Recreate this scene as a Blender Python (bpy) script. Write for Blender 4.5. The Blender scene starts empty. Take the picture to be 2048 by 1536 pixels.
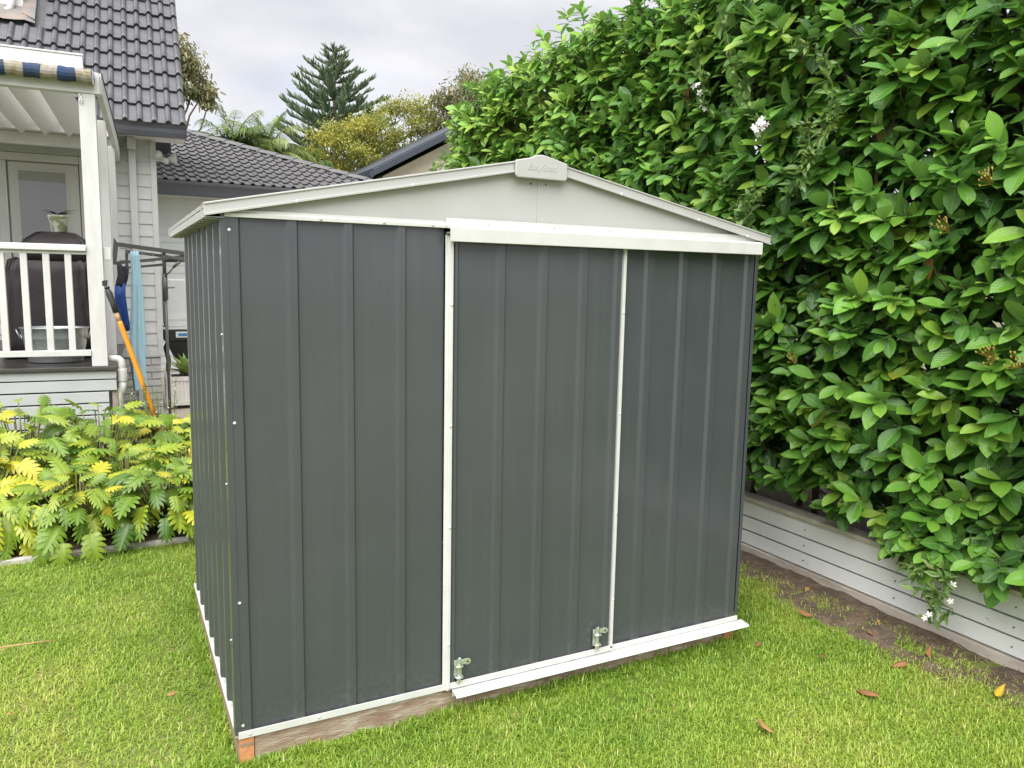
import bpy, bmesh, math, random
import numpy as np
from mathutils import Matrix, Vector

random.seed(7)
rng = np.random.default_rng(7)
S = bpy.context.scene
COL = S.collection
R = math.radians

# ------------------------------------------------------------------ camera
yaw, pitch, roll, FPX = 0.477275, 0.131193, 0.019059, 1553.3
CAM = np.array((-0.3363, -2.6606, 1.5891))
fw = np.array((math.sin(yaw) * math.cos(pitch), math.cos(yaw) * math.cos(pitch), -math.sin(pitch)))
rt = np.array((math.cos(yaw), -math.sin(yaw), 0.0))
up = np.cross(rt, fw)
rt2 = math.cos(roll) * rt + math.sin(roll) * up
up2 = -math.sin(roll) * rt + math.cos(roll) * up
cam_d = bpy.data.cameras.new('camera')
cam = bpy.data.objects.new('camera', cam_d)
COL.objects.link(cam)
cam_d.sensor_width = 36.0
cam_d.lens = FPX / 2048 * 36.0
cam_d.clip_start = 0.05
cam_d.clip_end = 2000
cam.matrix_world = Matrix(((rt2[0], up2[0], -fw[0], CAM[0]), (rt2[1], up2[1], -fw[1], CAM[1]),
                           (rt2[2], up2[2], -fw[2], CAM[2]), (0, 0, 0, 1)))
S.camera = cam

# ------------------------------------------------------------------ sky, sun, exposure
SUN_EL, SUN_AZ = 57.0, 218.0            # azimuth clockwise from +Y: high, veiled by cloud, behind the camera
w = bpy.data.worlds.new('World')
S.world = w
w.use_nodes = True
nt = w.node_tree
N, L = nt.nodes, nt.links
N.clear()
out = N.new('ShaderNodeOutputWorld')
bg = N.new('ShaderNodeBackground')
bg.inputs['Strength'].default_value = 0.1
sky = N.new('ShaderNodeTexSky')
sky.sky_type = 'NISHITA'
sky.sun_disc = False
sky.sun_elevation = R(SUN_EL)
sky.sun_rotation = R(SUN_AZ)
tc = N.new('ShaderNodeTexCoord')
mp = N.new('ShaderNodeMapping')
mp.inputs['Scale'].default_value = (1.0, 1.0, 2.4)
mp.inputs['Location'].default_value = (0.31, 0.13, 0.2)
n1 = N.new('ShaderNodeTexNoise')
n1.inputs['Scale'].default_value = 2.3
n1.inputs['Detail'].default_value = 6
n1.inputs['Roughness'].default_value = 0.55
r1 = N.new('ShaderNodeValToRGB')        # cloud cover: nearly closed, a few thin holes
r1.color_ramp.elements[0].position = 0.30
r1.color_ramp.elements[0].color = (0.55, 0.55, 0.55, 1)
r1.color_ramp.elements[1].position = 0.44
r1.color_ramp.elements[1].color = (1, 1, 1, 1)
n2 = N.new('ShaderNodeTexNoise')
n2.inputs['Scale'].default_value = 3.6
n2.inputs['Detail'].default_value = 7
n2.inputs['Roughness'].default_value = 0.5
r2 = N.new('ShaderNodeValToRGB')        # brightness of the cloud
r2.color_ramp.elements[0].position = 0.38
r2.color_ramp.elements[0].color = (3.45, 3.48, 3.8, 1)
r2.color_ramp.elements[1].position = 0.60
r2.color_ramp.elements[1].color = (4.5, 4.5, 4.65, 1)
mx = N.new('ShaderNodeMixRGB')
L.new(tc.outputs['Generated'], mp.inputs['Vector'])
L.new(mp.outputs[0], n1.inputs['Vector'])
L.new(mp.outputs[0], n2.inputs['Vector'])
L.new(n1.outputs['Fac'], r1.inputs['Fac'])
L.new(n2.outputs['Fac'], r2.inputs['Fac'])
L.new(r1.outputs['Color'], mx.inputs['Fac'])
L.new(sky.outputs['Color'], mx.inputs['Color1'])
L.new(r2.outputs['Color'], mx.inputs['Color2'])
L.new(mx.outputs['Color'], bg.inputs['Color'])
L.new(bg.outputs[0], out.inputs['Surface'])

sd = bpy.data.lights.new('sun', 'SUN')
sd.energy = 3.1
sd.angle = R(75)
sd.color = (1.0, 0.975, 0.94)
sun = bpy.data.objects.new('sun', sd)
COL.objects.link(sun)
sdir = Vector((math.sin(R(SUN_AZ)) * math.cos(R(SUN_EL)), math.cos(R(SUN_AZ)) * math.cos(R(SUN_EL)), math.sin(R(SUN_EL))))
sun.rotation_euler = sdir.to_track_quat('Z', 'Y').to_euler()
sun.location = (0, 0, 20)

vs = S.view_settings
vs.view_transform = 'Standard'
vs.look = 'None'
vs.exposure = 1.15
vs.gamma = 1.0
vs.use_curve_mapping = False
S.cycles.max_bounces = 6
S.cycles.diffuse_bounces = 3
S.cycles.glossy_bounces = 3
S.cycles.transmission_bounces = 3
S.cycles.use_denoising = True

# ------------------------------------------------------------------ helpers
def link(o, parent=None):
    COL.objects.link(o)
    if parent is not None:
        o.parent = parent
    return o

def thing(name, label, cat, loc=(0, 0, 0), rotz=0.0, group=None, kind=None):
    o = bpy.data.objects.new(name, None)
    o.empty_display_size = 0.1
    o.location = loc
    o.rotation_euler = (0, 0, rotz)
    link(o)
    return tag(o, label, cat, group, kind)

def tag(o, label=None, cat=None, group=None, kind=None):
    if label: o['label'] = label
    if cat: o['category'] = cat
    if group: o['group'] = group
    if kind: o['kind'] = kind
    return o

class MB:
    def __init__(self):
        self.v = []; self.f = []
    def add(self, vs, fs):
        b = len(self.v)
        self.v += [tuple(map(float, q)) for q in vs]
        self.f += [tuple(b + i for i in q) for q in fs]
        return self
    def box(self, x0, y0, z0, x1, y1, z1):
        return self.add([(x0, y0, z0), (x1, y0, z0), (x1, y1, z0), (x0, y1, z0), (x0, y0, z1), (x1, y0, z1), (x1, y1, z1), (x0, y1, z1)],
                        [(0, 3, 2, 1), (4, 5, 6, 7), (0, 1, 5, 4), (1, 2, 6, 5), (2, 3, 7, 6), (3, 0, 4, 7)])
    def hexa(self, p):
        return self.add(p, [(0, 3, 2, 1), (4, 5, 6, 7), (0, 1, 5, 4), (1, 2, 6, 5), (2, 3, 7, 6), (3, 0, 4, 7)])
    def prism(self, poly, axis, a, b):
        """poly in the two other axes (in xyz order), extruded from a to b along axis"""
        def P(q, c):
            if axis == 'x': return (c, q[0], q[1])
            if axis == 'y': return (q[0], c, q[1])
            return (q[0], q[1], c)
        n = len(poly)
        vs = [P(q, a) for q in poly] + [P(q, b) for q in poly]
        fs = [tuple(range(n)), tuple(range(2 * n - 1, n - 1, -1))]
        fs += [(i, i + n, (i + 1) % n + n, (i + 1) % n) for i in range(n)]
        return self.add(vs, fs)
    def tube(self, pts, rad, n=8, cap=True):
        pts = [np.array(q, float) for q in pts]
        if not hasattr(rad, '__len__'): rad = [rad] * len(pts)
        rings = []
        prev = None
        for i, q in enumerate(pts):
            t = pts[min(i + 1, len(pts) - 1)] - pts[max(i - 1, 0)]
            t = t / (np.linalg.norm(t) + 1e-12)
            if prev is None:
                h = np.array((0, 0, 1.0)) if abs(t[2]) < 0.9 else np.array((1.0, 0, 0))
                a = np.cross(t, h)
            else:
                a = prev - t * (prev @ t)
            a = a / (np.linalg.norm(a) + 1e-12)
            prev = a
            b = np.cross(t, a)
            rings.append([q + rad[i] * (math.cos(2 * math.pi * k / n) * a + math.sin(2 * math.pi * k / n) * b) for k in range(n)])
        vs = [x for r_ in rings for x in r_]
        fs = []
        for i in range(len(pts) - 1):
            for k in range(n):
                fs.append((i * n + k, i * n + (k + 1) % n, (i + 1) * n + (k + 1) % n, (i + 1) * n + k))
        if cap:
            fs.append(tuple(range(n - 1, -1, -1)))
            m = (len(pts) - 1) * n
            fs.append(tuple(range(m, m + n)))
        return self.add(vs, fs)
    def lathe(self, prof, c=(0, 0, 0), n=24, sx=1.0, sy=1.0):
        vs = []; fs = []
        for (r_, z) in prof:
            for k in range(n):
                a = 2 * math.pi * k / n
                vs.append((c[0] + sx * r_ * math.cos(a), c[1] + sy * r_ * math.sin(a), c[2] + z))
        for i in range(len(prof) - 1):
            for k in range(n):
                fs.append((i * n + k, i * n + (k + 1) % n, (i + 1) * n + (k + 1) % n, (i + 1) * n + k))
        return self.add(vs, fs)
    def build(self, name, mat, parent=None, smooth=False, bevel=0.0, seg=2, fix=True):
        me = bpy.data.meshes.new(name)
        me.from_pydata(self.v, [], self.f)
        if fix:
            bm = bmesh.new(); bm.from_mesh(me)
            bmesh.ops.recalc_face_normals(bm, faces=bm.faces)
            bm.to_mesh(me); bm.free()
        if mat is not None: me.materials.append(mat)
        if smooth:
            me.polygons.foreach_set('use_smooth', [True] * len(me.polygons))
        o = bpy.data.objects.new(name, me)
        link(o, parent)
        if bevel:
            m = o.modifiers.new('bevel', 'BEVEL')
            m.width = bevel; m.segments = seg; m.limit_method = 'ANGLE'; m.angle_limit = R(30)
        return o

def box(name, mat, parent, x0, y0, z0, x1, y1, z1, bevel=0.0):
    return MB().box(x0, y0, z0, x1, y1, z1).build(name, mat, parent, bevel=bevel, fix=False)

def inst(name, me, parent, M=None, loc=None):
    o = bpy.data.objects.new(name, me)
    link(o, parent)
    if M is not None: o.matrix_local = M
    if loc is not None: o.location = loc
    return o

def arr_mesh(name, V, F, mat, attr=None, smooth=True):
    """big meshes from numpy arrays; F may mix quads and tris as (faces, size) list"""
    me = bpy.data.meshes.new(name)
    V = np.ascontiguousarray(V, dtype=np.float32)
    me.vertices.add(len(V)); me.vertices.foreach_set('co', V.ravel())
    loops = np.concatenate([f.ravel() for f in F]).astype(np.int32)
    sizes = np.concatenate([np.full(len(f), f.shape[1]) for f in F])
    starts = np.concatenate(([0], np.cumsum(sizes)[:-1])).astype(np.int32)
    me.loops.add(len(loops)); me.loops.foreach_set('vertex_index', loops)
    me.polygons.add(len(sizes)); me.polygons.foreach_set('loop_start', starts)
    if attr is not None:
        a = me.attributes.new('luv', 'FLOAT_VECTOR', 'POINT')
        a.data.foreach_set('vector', np.ascontiguousarray(attr, dtype=np.float32).ravel())
    me.update(calc_edges=True)
    me.polygons.foreach_set('use_smooth', np.full(len(sizes), smooth))
    me.materials.append(mat)
    return me

def vnoise(p, seed=0):
    """smooth value noise in 2D for numpy arrays, 0..1"""
    p = np.asarray(p, float)
    i = np.floor(p).astype(int); f = p - i; f = f * f * (3 - 2 * f)
    def h(a, b):
        x = np.sin(a * 127.1 + b * 311.7 + seed * 74.7) * 43758.5453
        return x - np.floor(x)
    a, b = i[..., 0], i[..., 1]
    return ((h(a, b) * (1 - f[..., 0]) + h(a + 1, b) * f[..., 0]) * (1 - f[..., 1]) +
            (h(a, b + 1) * (1 - f[..., 0]) + h(a + 1, b + 1) * f[..., 0]) * f[..., 1])

# ------------------------------------------------------------------ materials
def mat(name, col, rough=0.6, metal=0.0, col2=None, nscale=6.0, nlow=0.4, nhigh=0.65, bump=0.0, bscale=60.0, stretch=(1, 1, 1),
        spec=0.5, rvar=0.0, coat=0.0, alpha=None, speck=None):
    m = bpy.data.materials.new(name)
    m.use_nodes = True
    t = m.node_tree; N, L = t.nodes, t.links
    b = N['Principled BSDF']
    b.inputs['Base Color'].default_value = (*col, 1)
    b.inputs['Roughness'].default_value = rough
    b.inputs['Metallic'].default_value = metal
    b.inputs['Specular IOR Level'].default_value = spec
    b.inputs['Coat Weight'].default_value = coat
    b.inputs['Coat Roughness'].default_value = 0.1
    tc = N.new('ShaderNodeTexCoord')
    mp = N.new('ShaderNodeMapping'); mp.inputs['Scale'].default_value = stretch
    L.new(tc.outputs['Object'], mp.inputs['Vector'])
    csock = None
    if col2 is not None or rvar:
        n = N.new('ShaderNodeTexNoise'); n.inputs['Scale'].default_value = nscale; n.inputs['Detail'].default_value = 8
        n.inputs['Roughness'].default_value = 0.62
        L.new(mp.outputs[0], n.inputs['Vector'])
        r = N.new('ShaderNodeMapRange')
        r.inputs['From Min'].default_value = nlow; r.inputs['From Max'].default_value = nhigh
        L.new(n.outputs['Fac'], r.inputs['Value'])
        if col2 is not None:
            x = N.new('ShaderNodeMixRGB')
            x.inputs['Color1'].default_value = (*col, 1); x.inputs['Color2'].default_value = (*col2, 1)
            L.new(r.outputs[0], x.inputs['Fac']); csock = x.outputs['Color']
        if rvar:
            q = N.new('ShaderNodeMapRange')
            q.inputs['To Min'].default_value = rough - rvar; q.inputs['To Max'].default_value = rough + rvar
            L.new(n.outputs['Fac'], q.inputs['Value']); L.new(q.outputs[0], b.inputs['Roughness'])
    if speck is not None:       # sparse marks: (colour, scale, threshold)
        n3 = N.new('ShaderNodeTexNoise'); n3.inputs['Scale'].default_value = speck[1]; n3.inputs['Detail'].default_value = 3
        L.new(mp.outputs[0], n3.inputs['Vector'])
        r3 = N.new('ShaderNodeMapRange'); r3.inputs['From Min'].default_value = speck[2]; r3.inputs['From Max'].default_value = speck[2] + 0.05
        L.new(n3.outputs['Fac'], r3.inputs['Value'])
        x3 = N.new('ShaderNodeMixRGB')
        if csock is not None: L.new(csock, x3.inputs['Color1'])
        else: x3.inputs['Color1'].default_value = (*col, 1)
        x3.inputs['Color2'].default_value = (*speck[0], 1)
        L.new(r3.outputs[0], x3.inputs['Fac']); csock = x3.outputs['Color']
    if csock is not None: L.new(csock, b.inputs['Base Color'])
    if bump:
        n2 = N.new('ShaderNodeTexNoise'); n2.inputs['Scale'].default_value = bscale; n2.inputs['Detail'].default_value = 6
        L.new(mp.outputs[0], n2.inputs['Vector'])
        bp = N.new('ShaderNodeBump'); bp.inputs['Strength'].default_value = bump; bp.inputs['Distance'].default_value = 0.01
        L.new(n2.outputs['Fac'], bp.inputs['Height']); L.new(bp.outputs[0], b.inputs['Normal'])
        if coat: L.new(bp.outputs[0], b.inputs['Coat Normal'])
    return m

def leaf_mat(name, stops, rough=0.35, trans=0.3, veins=0.35, vfreq=9.0, rib=(0.25, 0.42, 0.08), ribw=0.07, spec=0.5, under=0.0):
    """luv attribute: x along the blade 0..1, y across -1..1, z tint of that leaf 0..1"""
    m = bpy.data.materials.new(name)
    m.use_nodes = True
    t = m.node_tree; N, L = t.nodes, t.links
    b = N['Principled BSDF']; o = N['Material Output']
    a = N.new('ShaderNodeAttribute'); a.attribute_name = 'luv'
    s = N.new('ShaderNodeSeparateXYZ'); L.new(a.outputs['Vector'], s.inputs[0])
    ramp = N.new('ShaderNodeValToRGB')
    el = ramp.color_ramp.elements
    el[0].position, el[0].color = stops[0][0], (*stops[0][1], 1)
    el[1].position, el[1].color = stops[-1][0], (*stops[-1][1], 1)
    for pz, c in stops[1:-1]:
        e = el.new(pz); e.color = (*c, 1)
    L.new(s.outputs['Z'], ramp.inputs['Fac'])
    ab = N.new('ShaderNodeMath'); ab.operation = 'ABSOLUTE'; L.new(s.outputs['Y'], ab.inputs[0])
    col = ramp.outputs['Color']
    if ribw:
        mr = N.new('ShaderNodeMapRange'); mr.inputs['From Min'].default_value = ribw; mr.inputs['From Max'].default_value = ribw * 0.3
        L.new(ab.outputs[0], mr.inputs['Value'])
        ml = N.new('ShaderNodeMath'); ml.operation = 'MULTIPLY'; ml.inputs[1].default_value = 0.7
        L.new(mr.outputs[0], ml.inputs[0])
        mxr = N.new('ShaderNodeMixRGB'); mxr.inputs['Color2'].default_value = (*rib, 1)
        L.new(ml.outputs[0], mxr.inputs['Fac']); L.new(col, mxr.inputs['Color1']); col = mxr.outputs['Color']
    if under:
        ge = N.new('ShaderNodeNewGeometry')
        um = N.new('ShaderNodeMath'); um.operation = 'MULTIPLY'; um.inputs[1].default_value = under
        L.new(ge.outputs['Backfacing'], um.inputs[0])
        mu = N.new('ShaderNodeMixRGB'); mu.inputs['Color2'].default_value = (0.20, 0.34, 0.11, 1)
        L.new(um.outputs[0], mu.inputs['Fac']); L.new(col, mu.inputs['Color1']); col = mu.outputs['Color']
    L.new(col, b.inputs['Base Color'])
    b.inputs['Roughness'].default_value = rough
    b.inputs['Specular IOR Level'].default_value = spec
    if veins:
        m1 = N.new('ShaderNodeMath'); m1.operation = 'MULTIPLY_ADD'; m1.inputs[1].default_value = -0.28
        L.new(ab.outputs[0], m1.inputs[0]); L.new(s.outputs['X'], m1.inputs[2])
        m2 = N.new('ShaderNodeMath'); m2.operation = 'MULTIPLY'; m2.inputs[1].default_value = vfreq * 2 * math.pi
        L.new(m1.outputs[0], m2.inputs[0])
        m3 = N.new('ShaderNodeMath'); m3.operation = 'SINE'; L.new(m2.outputs[0], m3.inputs[0])
        m4 = N.new('ShaderNodeMath'); m4.operation = 'ABSOLUTE'; L.new(m3.outputs[0], m4.inputs[0])
        bp = N.new('ShaderNodeBump'); bp.inputs['Strength'].default_value = veins; bp.inputs['Distance'].default_value = 0.004
        L.new(m4.outputs[0], bp.inputs['Height']); L.new(bp.outputs[0], b.inputs['Normal'])
    if trans:
        tr = N.new('ShaderNodeBsdfTranslucent')
        L.new(col, tr.inputs['Color'])
        mxs = N.new('ShaderNodeMixShader'); mxs.inputs['Fac'].default_value = trans
        L.new(b.outputs[0], mxs.inputs[1]); L.new(tr.outputs[0], mxs.inputs[2])
        L.new(mxs.outputs[0], o.inputs['Surface'])
    return m

M = {}
M['steel_dark'] = mat('steel_dark', (0.058, 0.065, 0.073), 0.30, coat=0.5, col2=(0.064, 0.072, 0.080), nscale=2.2, spec=0.55, rvar=0.07, bump=0.10, bscale=2.3,
                      speck=((0.2, 0.21, 0.21), 55, 0.765))
def add_dirt(m, amount=0.5):
    """rain streaks down the sheet and soil splashed up from the ground"""
    t = m.node_tree; N, L = t.nodes, t.links
    b = N['Principled BSDF']
    src = b.inputs['Base Color'].links[0].from_socket
    tc = N.new('ShaderNodeTexCoord'); se = N.new('ShaderNodeSeparateXYZ'); L.new(tc.outputs['Object'], se.inputs[0])
    mp = N.new('ShaderNodeMapping'); mp.inputs['Scale'].default_value = (14, 14, 0.5); L.new(tc.outputs['Object'], mp.inputs['Vector'])
    n = N.new('ShaderNodeTexNoise'); n.inputs['Scale'].default_value = 3.0; n.inputs['Detail'].default_value = 5; L.new(mp.outputs[0], n.inputs['Vector'])
    r = N.new('ShaderNodeMapRange'); r.inputs['From Min'].default_value = 0.50; r.inputs['From Max'].default_value = 0.78; r.inputs['To Max'].default_value = 0.10 * amount
    L.new(n.outputs['Fac'], r.inputs['Value'])
    n2 = N.new('ShaderNodeTexNoise'); n2.inputs['Scale'].default_value = 38; n2.inputs['Detail'].default_value = 8; n2.inputs['Roughness'].default_value = 0.75; L.new(tc.outputs['Object'], n2.inputs['Vector'])
    n3 = N.new('ShaderNodeTexNoise'); n3.inputs['Scale'].default_value = 4; L.new(tc.outputs['Object'], n3.inputs['Vector'])
    hz = N.new('ShaderNodeMapRange'); hz.inputs['From Min'].default_value = 0.34; hz.inputs['From Max'].default_value = 0.0; hz.inputs['To Min'].default_value = 0.0; hz.inputs['To Max'].default_value = 0.30
    L.new(se.outputs['Z'], hz.inputs['Value'])
    ad = N.new('ShaderNodeMath'); ad.operation = 'ADD'; L.new(n2.outputs['Fac'], ad.inputs[0]); L.new(hz.outputs[0], ad.inputs[1])
    r2 = N.new('ShaderNodeMapRange'); r2.inputs['From Min'].default_value = 0.70; r2.inputs['From Max'].default_value = 0.90; r2.inputs['To Max'].default_value = 0.55 * amount
    L.new(ad.outputs[0], r2.inputs['Value'])
    ml = N.new('ShaderNodeMath'); ml.operation = 'MULTIPLY'; L.new(r2.outputs[0], ml.inputs[0]); L.new(n3.outputs['Fac'], ml.inputs[1])
    mx = N.new('ShaderNodeMath'); mx.operation = 'MAXIMUM'; L.new(r.outputs[0], mx.inputs[0]); L.new(ml.outputs[0], mx.inputs[1])
    x = N.new('ShaderNodeMixRGB'); x.inputs['Color2'].default_value = (0.23, 0.215, 0.19, 1)
    L.new(src, x.inputs['Color1']); L.new(mx.outputs[0], x.inputs['Fac']); L.new(x.outputs['Color'], b.inputs['Base Color'])
add_dirt(M['steel_dark'])
M['cream'] = mat('cream_steel', (0.46, 0.462, 0.452), 0.42, col2=(0.44, 0.44, 0.428), nscale=4, bump=0.015, bscale=10)
M['white_trim'] = mat('white_trim', (0.62, 0.625, 0.61), 0.4, col2=(0.57, 0.572, 0.555), nscale=9)
M['zinc'] = mat('zinc', (0.66, 0.72, 0.74), 0.3, 0.7, col2=(0.62, 0.66, 0.42), nscale=60)
M['screw'] = mat('screw_head', (0.75, 0.75, 0.72), 0.35, 0.3)
M['hole'] = mat('hole', (0.03, 0.03, 0.03), 0.8)
M['timber_old'] = mat('timber_weathered', (0.36, 0.275, 0.205), 0.85, col2=(0.23, 0.135, 0.09), nscale=7, stretch=(1, 6, 6), nlow=0.42, nhigh=0.68,
                      bump=0.5, bscale=40, speck=((0.42, 0.36, 0.29), 9, 0.54))
M['timber_side'] = mat('timber_side', (0.31, 0.225, 0.15), 0.85, col2=(0.24, 0.165, 0.105), nscale=8, stretch=(6, 1, 6), bump=0.4, bscale=40)
M['timber_end'] = mat('timber_end_grain', (0.60, 0.27, 0.12), 0.75, col2=(0.46, 0.18, 0.07), nscale=25, bump=0.3, bscale=90)
M['fence_grey'] = mat('fence_grey', (0.78, 0.79, 0.79), 0.5, col2=(0.71, 0.72, 0.715), nscale=3, stretch=(1, .4, 1), bump=0.05, bscale=40,
                      speck=((0.22, 0.21, 0.19), 26, 0.70))
M['plinth'] = mat('plinth', (0.55, 0.51, 0.45), 0.8, col2=(0.38, 0.33, 0.27), nscale=6, stretch=(1, .5, 2), bump=0.3, bscale=50)
M['cap_cream'] = mat('cap_cream', (0.62, 0.58, 0.49), 0.6, col2=(0.45, 0.41, 0.33), nscale=5)
M['litter'] = mat('litter', (0.30, 0.22, 0.13), 0.9, col2=(0.13, 0.08, 0.05), nscale=40)
M['dark_gap'] = mat('dark_gap', (0.03, 0.03, 0.03), 0.9)
M['soil'] = mat('soil', (0.085, 0.058, 0.040), 0.95, col2=(0.16, 0.115, 0.078), nscale=14, bump=1.0, bscale=55, speck=((0.33, 0.27, 0.19), 70, 0.66))
M['thatch'] = mat('thatch', (0.13, 0.17, 0.035), 0.95, col2=(0.20, 0.20, 0.06), nscale=20, bump=0.8, bscale=120)
M['ground'] = mat('ground', (0.12, 0.15, 0.05), 0.95, col2=(0.16, 0.14, 0.08), nscale=0.4)
M['paving'] = mat('paving', (0.50, 0.44, 0.36), 0.85, col2=(0.36, 0.30, 0.24), nscale=5, bump=0.3, bscale=30)
M['concrete'] = mat('concrete', (0.52, 0.50, 0.45), 0.85, col2=(0.33, 0.31, 0.27), nscale=12, bump=0.4, bscale=80)
M['tile'] = mat('roof_tile', (0.095, 0.098, 0.108), 0.5, col2=(0.13, 0.133, 0.142), nscale=5, bump=0.25, bscale=120, spec=0.45,
                speck=((0.17, 0.16, 0.155), 7, 0.66))
M['tile_back'] = mat('roof_tile_back', (0.115, 0.112, 0.118), 0.55, col2=(0.15, 0.145, 0.15), nscale=4, bump=0.2, bscale=100)
M['gutter'] = mat('gutter_steel', (0.085, 0.09, 0.108), 0.38, col2=(0.095, 0.10, 0.12), nscale=5)
M['lead'] = mat('lead_flashing', (0.16, 0.16, 0.165), 0.6, col2=(0.26, 0.21, 0.17), nscale=5, bump=0.3, bscale=25)
M['paint_white'] = mat('paint_white', (0.66, 0.662, 0.655), 0.5, col2=(0.60, 0.60, 0.585), nscale=4, bump=0.04, bscale=60)
M['paint_post'] = mat('paint_post', (0.66, 0.662, 0.655), 0.5, col2=(0.58, 0.578, 0.565), nscale=5, stretch=(3, 3, .6), bump=0.06, bscale=60)
M['board_grey'] = mat('weatherboard_grey', (0.66, 0.67, 0.668), 0.55, col2=(0.60, 0.61, 0.607), nscale=3, bump=0.05, bscale=50)
M['board_back'] = mat('weatherboard_back', (0.72, 0.745, 0.735), 0.6, col2=(0.67, 0.70, 0.69), nscale=3)
M['skirt_grey'] = mat('skirt_grey', (0.52, 0.54, 0.545), 0.5, col2=(0.47, 0.485, 0.49), nscale=3, bump=0.05)
M['brick_grey'] = mat('brick_painted', (0.64, 0.645, 0.64), 0.7, col2=(0.56, 0.56, 0.555), nscale=12, bump=0.4, bscale=70)
M['deck'] = mat('deck_dark', (0.055, 0.05, 0.048), 0.35, col2=(0.08, 0.07, 0.066), nscale=6, stretch=(1, 8, 1))
M['louvre'] = mat('louvre', (0.60, 0.60, 0.57), 0.5)
M['blue'] = mat('awning_blue', (0.018, 0.045, 0.12), 0.85, col2=(0.04, 0.055, 0.085), nscale=12)
M['awn_white'] = mat('awning_white', (0.33, 0.31, 0.28), 0.9, col2=(0.20, 0.145, 0.04), nscale=22, nlow=0.42, nhigh=0.7)
M['cover'] = mat('bbq_cover', (0.020, 0.013, 0.016), 0.55, col2=(0.030, 0.020, 0.025), nscale=3, bump=0.8, bscale=6)
M['galv'] = mat('galvanised', (0.52, 0.55, 0.57), 0.38, 0.85, col2=(0.38, 0.42, 0.44), nscale=9, bump=0.1, bscale=20)
M['pot'] = mat('pot_glaze', (0.62, 0.62, 0.57), 0.3, col2=(0.30, 0.33, 0.20), nscale=16, nlow=0.47, nhigh=0.53)
M['door_white'] = mat('door_white', (0.62, 0.615, 0.585), 0.45)
M['glass'] = mat('door_glass', (0.16, 0.17, 0.165), 0.03, spec=1.0, coat=1.0)
M['blind'] = mat('blind', (0.36, 0.36, 0.34), 0.8)
M['pvc'] = mat('pvc', (0.72, 0.72, 0.70), 0.3, col2=(0.55, 0.54, 0.51), nscale=7)
M['bark_pale'] = mat('bark_pale', (0.45, 0.40, 0.34), 0.9, col2=(0.24, 0.19, 0.15), nscale=10, stretch=(3, 3, .5), bump=0.6, bscale=30)
M['hoist'] = mat('hoist_steel', (0.12, 0.12, 0.118), 0.45, 0.3)
M['towel'] = mat('towel_blue', (0.44, 0.70, 0.83), 0.95, col2=(0.54, 0.78, 0.88), nscale=8, stretch=(6, 6, .6), bump=0.5, bscale=150)
M['suit_black'] = mat('neoprene_black', (0.025, 0.027, 0.032), 0.7)
M['suit_blue'] = mat('neoprene_blue', (0.012, 0.045, 0.22), 0.6, col2=(0.02, 0.09, 0.36), nscale=9, stretch=(6, 6, .7))
M['orange'] = mat('pole_orange', (0.72, 0.27, 0.015), 0.4)
M['wood_pole'] = mat('pole_wood', (0.45, 0.27, 0.12), 0.6)
M['rubber'] = mat('rubber_grip', (0.035, 0.033, 0.032), 0.6)
M['plastic_grey'] = mat('plastic_grey', (0.70, 0.715, 0.73), 0.35, col2=(0.64, 0.655, 0.67), nscale=4)
M['plastic_black'] = mat('plastic_black', (0.02, 0.022, 0.026), 0.45)
M['label_white'] = mat('label_white', (0.72, 0.73, 0.73), 0.6)
M['label_blue'] = mat('label_blue', (0.05, 0.22, 0.45), 0.5)
M['teal'] = mat('teal_bottle', (0.03, 0.33, 0.33), 0.35)
M['planter_white'] = mat('planter_white', (0.80, 0.785, 0.75), 0.6, col2=(0.73, 0.715, 0.68), nscale=6)
M['nb_wall'] = mat('neighbour_render', (0.62, 0.56, 0.47), 0.85, col2=(0.55, 0.49, 0.41), nscale=3)
M['nb_barge'] = mat('neighbour_barge', (0.045, 0.055, 0.075), 0.4)
M['bark'] = mat('bark', (0.16, 0.105, 0.07), 0.9, col2=(0.09, 0.06, 0.042), nscale=9, stretch=(4, 4, 1), bump=0.6, bscale=30)
M['stem'] = mat('green_stem', (0.16, 0.20, 0.05), 0.6, col2=(0.14, 0.09, 0.03), nscale=10)
M['petal'] = mat('petal_white', (0.80, 0.79, 0.76), 0.6)
M['berry'] = mat('berry', (0.42, 0.36, 0.06), 0.5, col2=(0.20, 0.10, 0.03), nscale=60)

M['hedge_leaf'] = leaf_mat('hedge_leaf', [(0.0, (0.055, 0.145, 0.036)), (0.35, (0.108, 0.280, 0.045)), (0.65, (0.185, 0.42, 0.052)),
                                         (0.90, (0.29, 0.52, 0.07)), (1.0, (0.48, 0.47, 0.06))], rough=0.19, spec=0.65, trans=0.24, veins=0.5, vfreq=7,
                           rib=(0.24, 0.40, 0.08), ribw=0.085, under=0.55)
M['dark_leaf'] = leaf_mat('dark_leaf', [(0.0, (0.015, 0.035, 0.014)), (1.0, (0.05, 0.10, 0.03))], rough=0.35, trans=0.1, veins=0, ribw=0)
M['jasmine_leaf'] = leaf_mat('jasmine_leaf', [(0.0, (0.06, 0.14, 0.03)), (0.6, (0.14, 0.25, 0.06)), (1.0, (0.26, 0.36, 0.10))], rough=0.4, trans=0.3, veins=0, ribw=0.1)
M['xan_leaf'] = leaf_mat('philodendron_leaf', [(0.0, (0.07, 0.16, 0.02)), (0.35, (0.17, 0.29, 0.028)), (0.62, (0.33, 0.41, 0.033)),
                                              (0.85, (0.52, 0.53, 0.04)), (1.0, (0.58, 0.50, 0.04))], rough=0.2, trans=0.22, veins=0.25, vfreq=8,
                         rib=(0.24, 0.32, 0.06), ribw=0.06)
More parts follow.
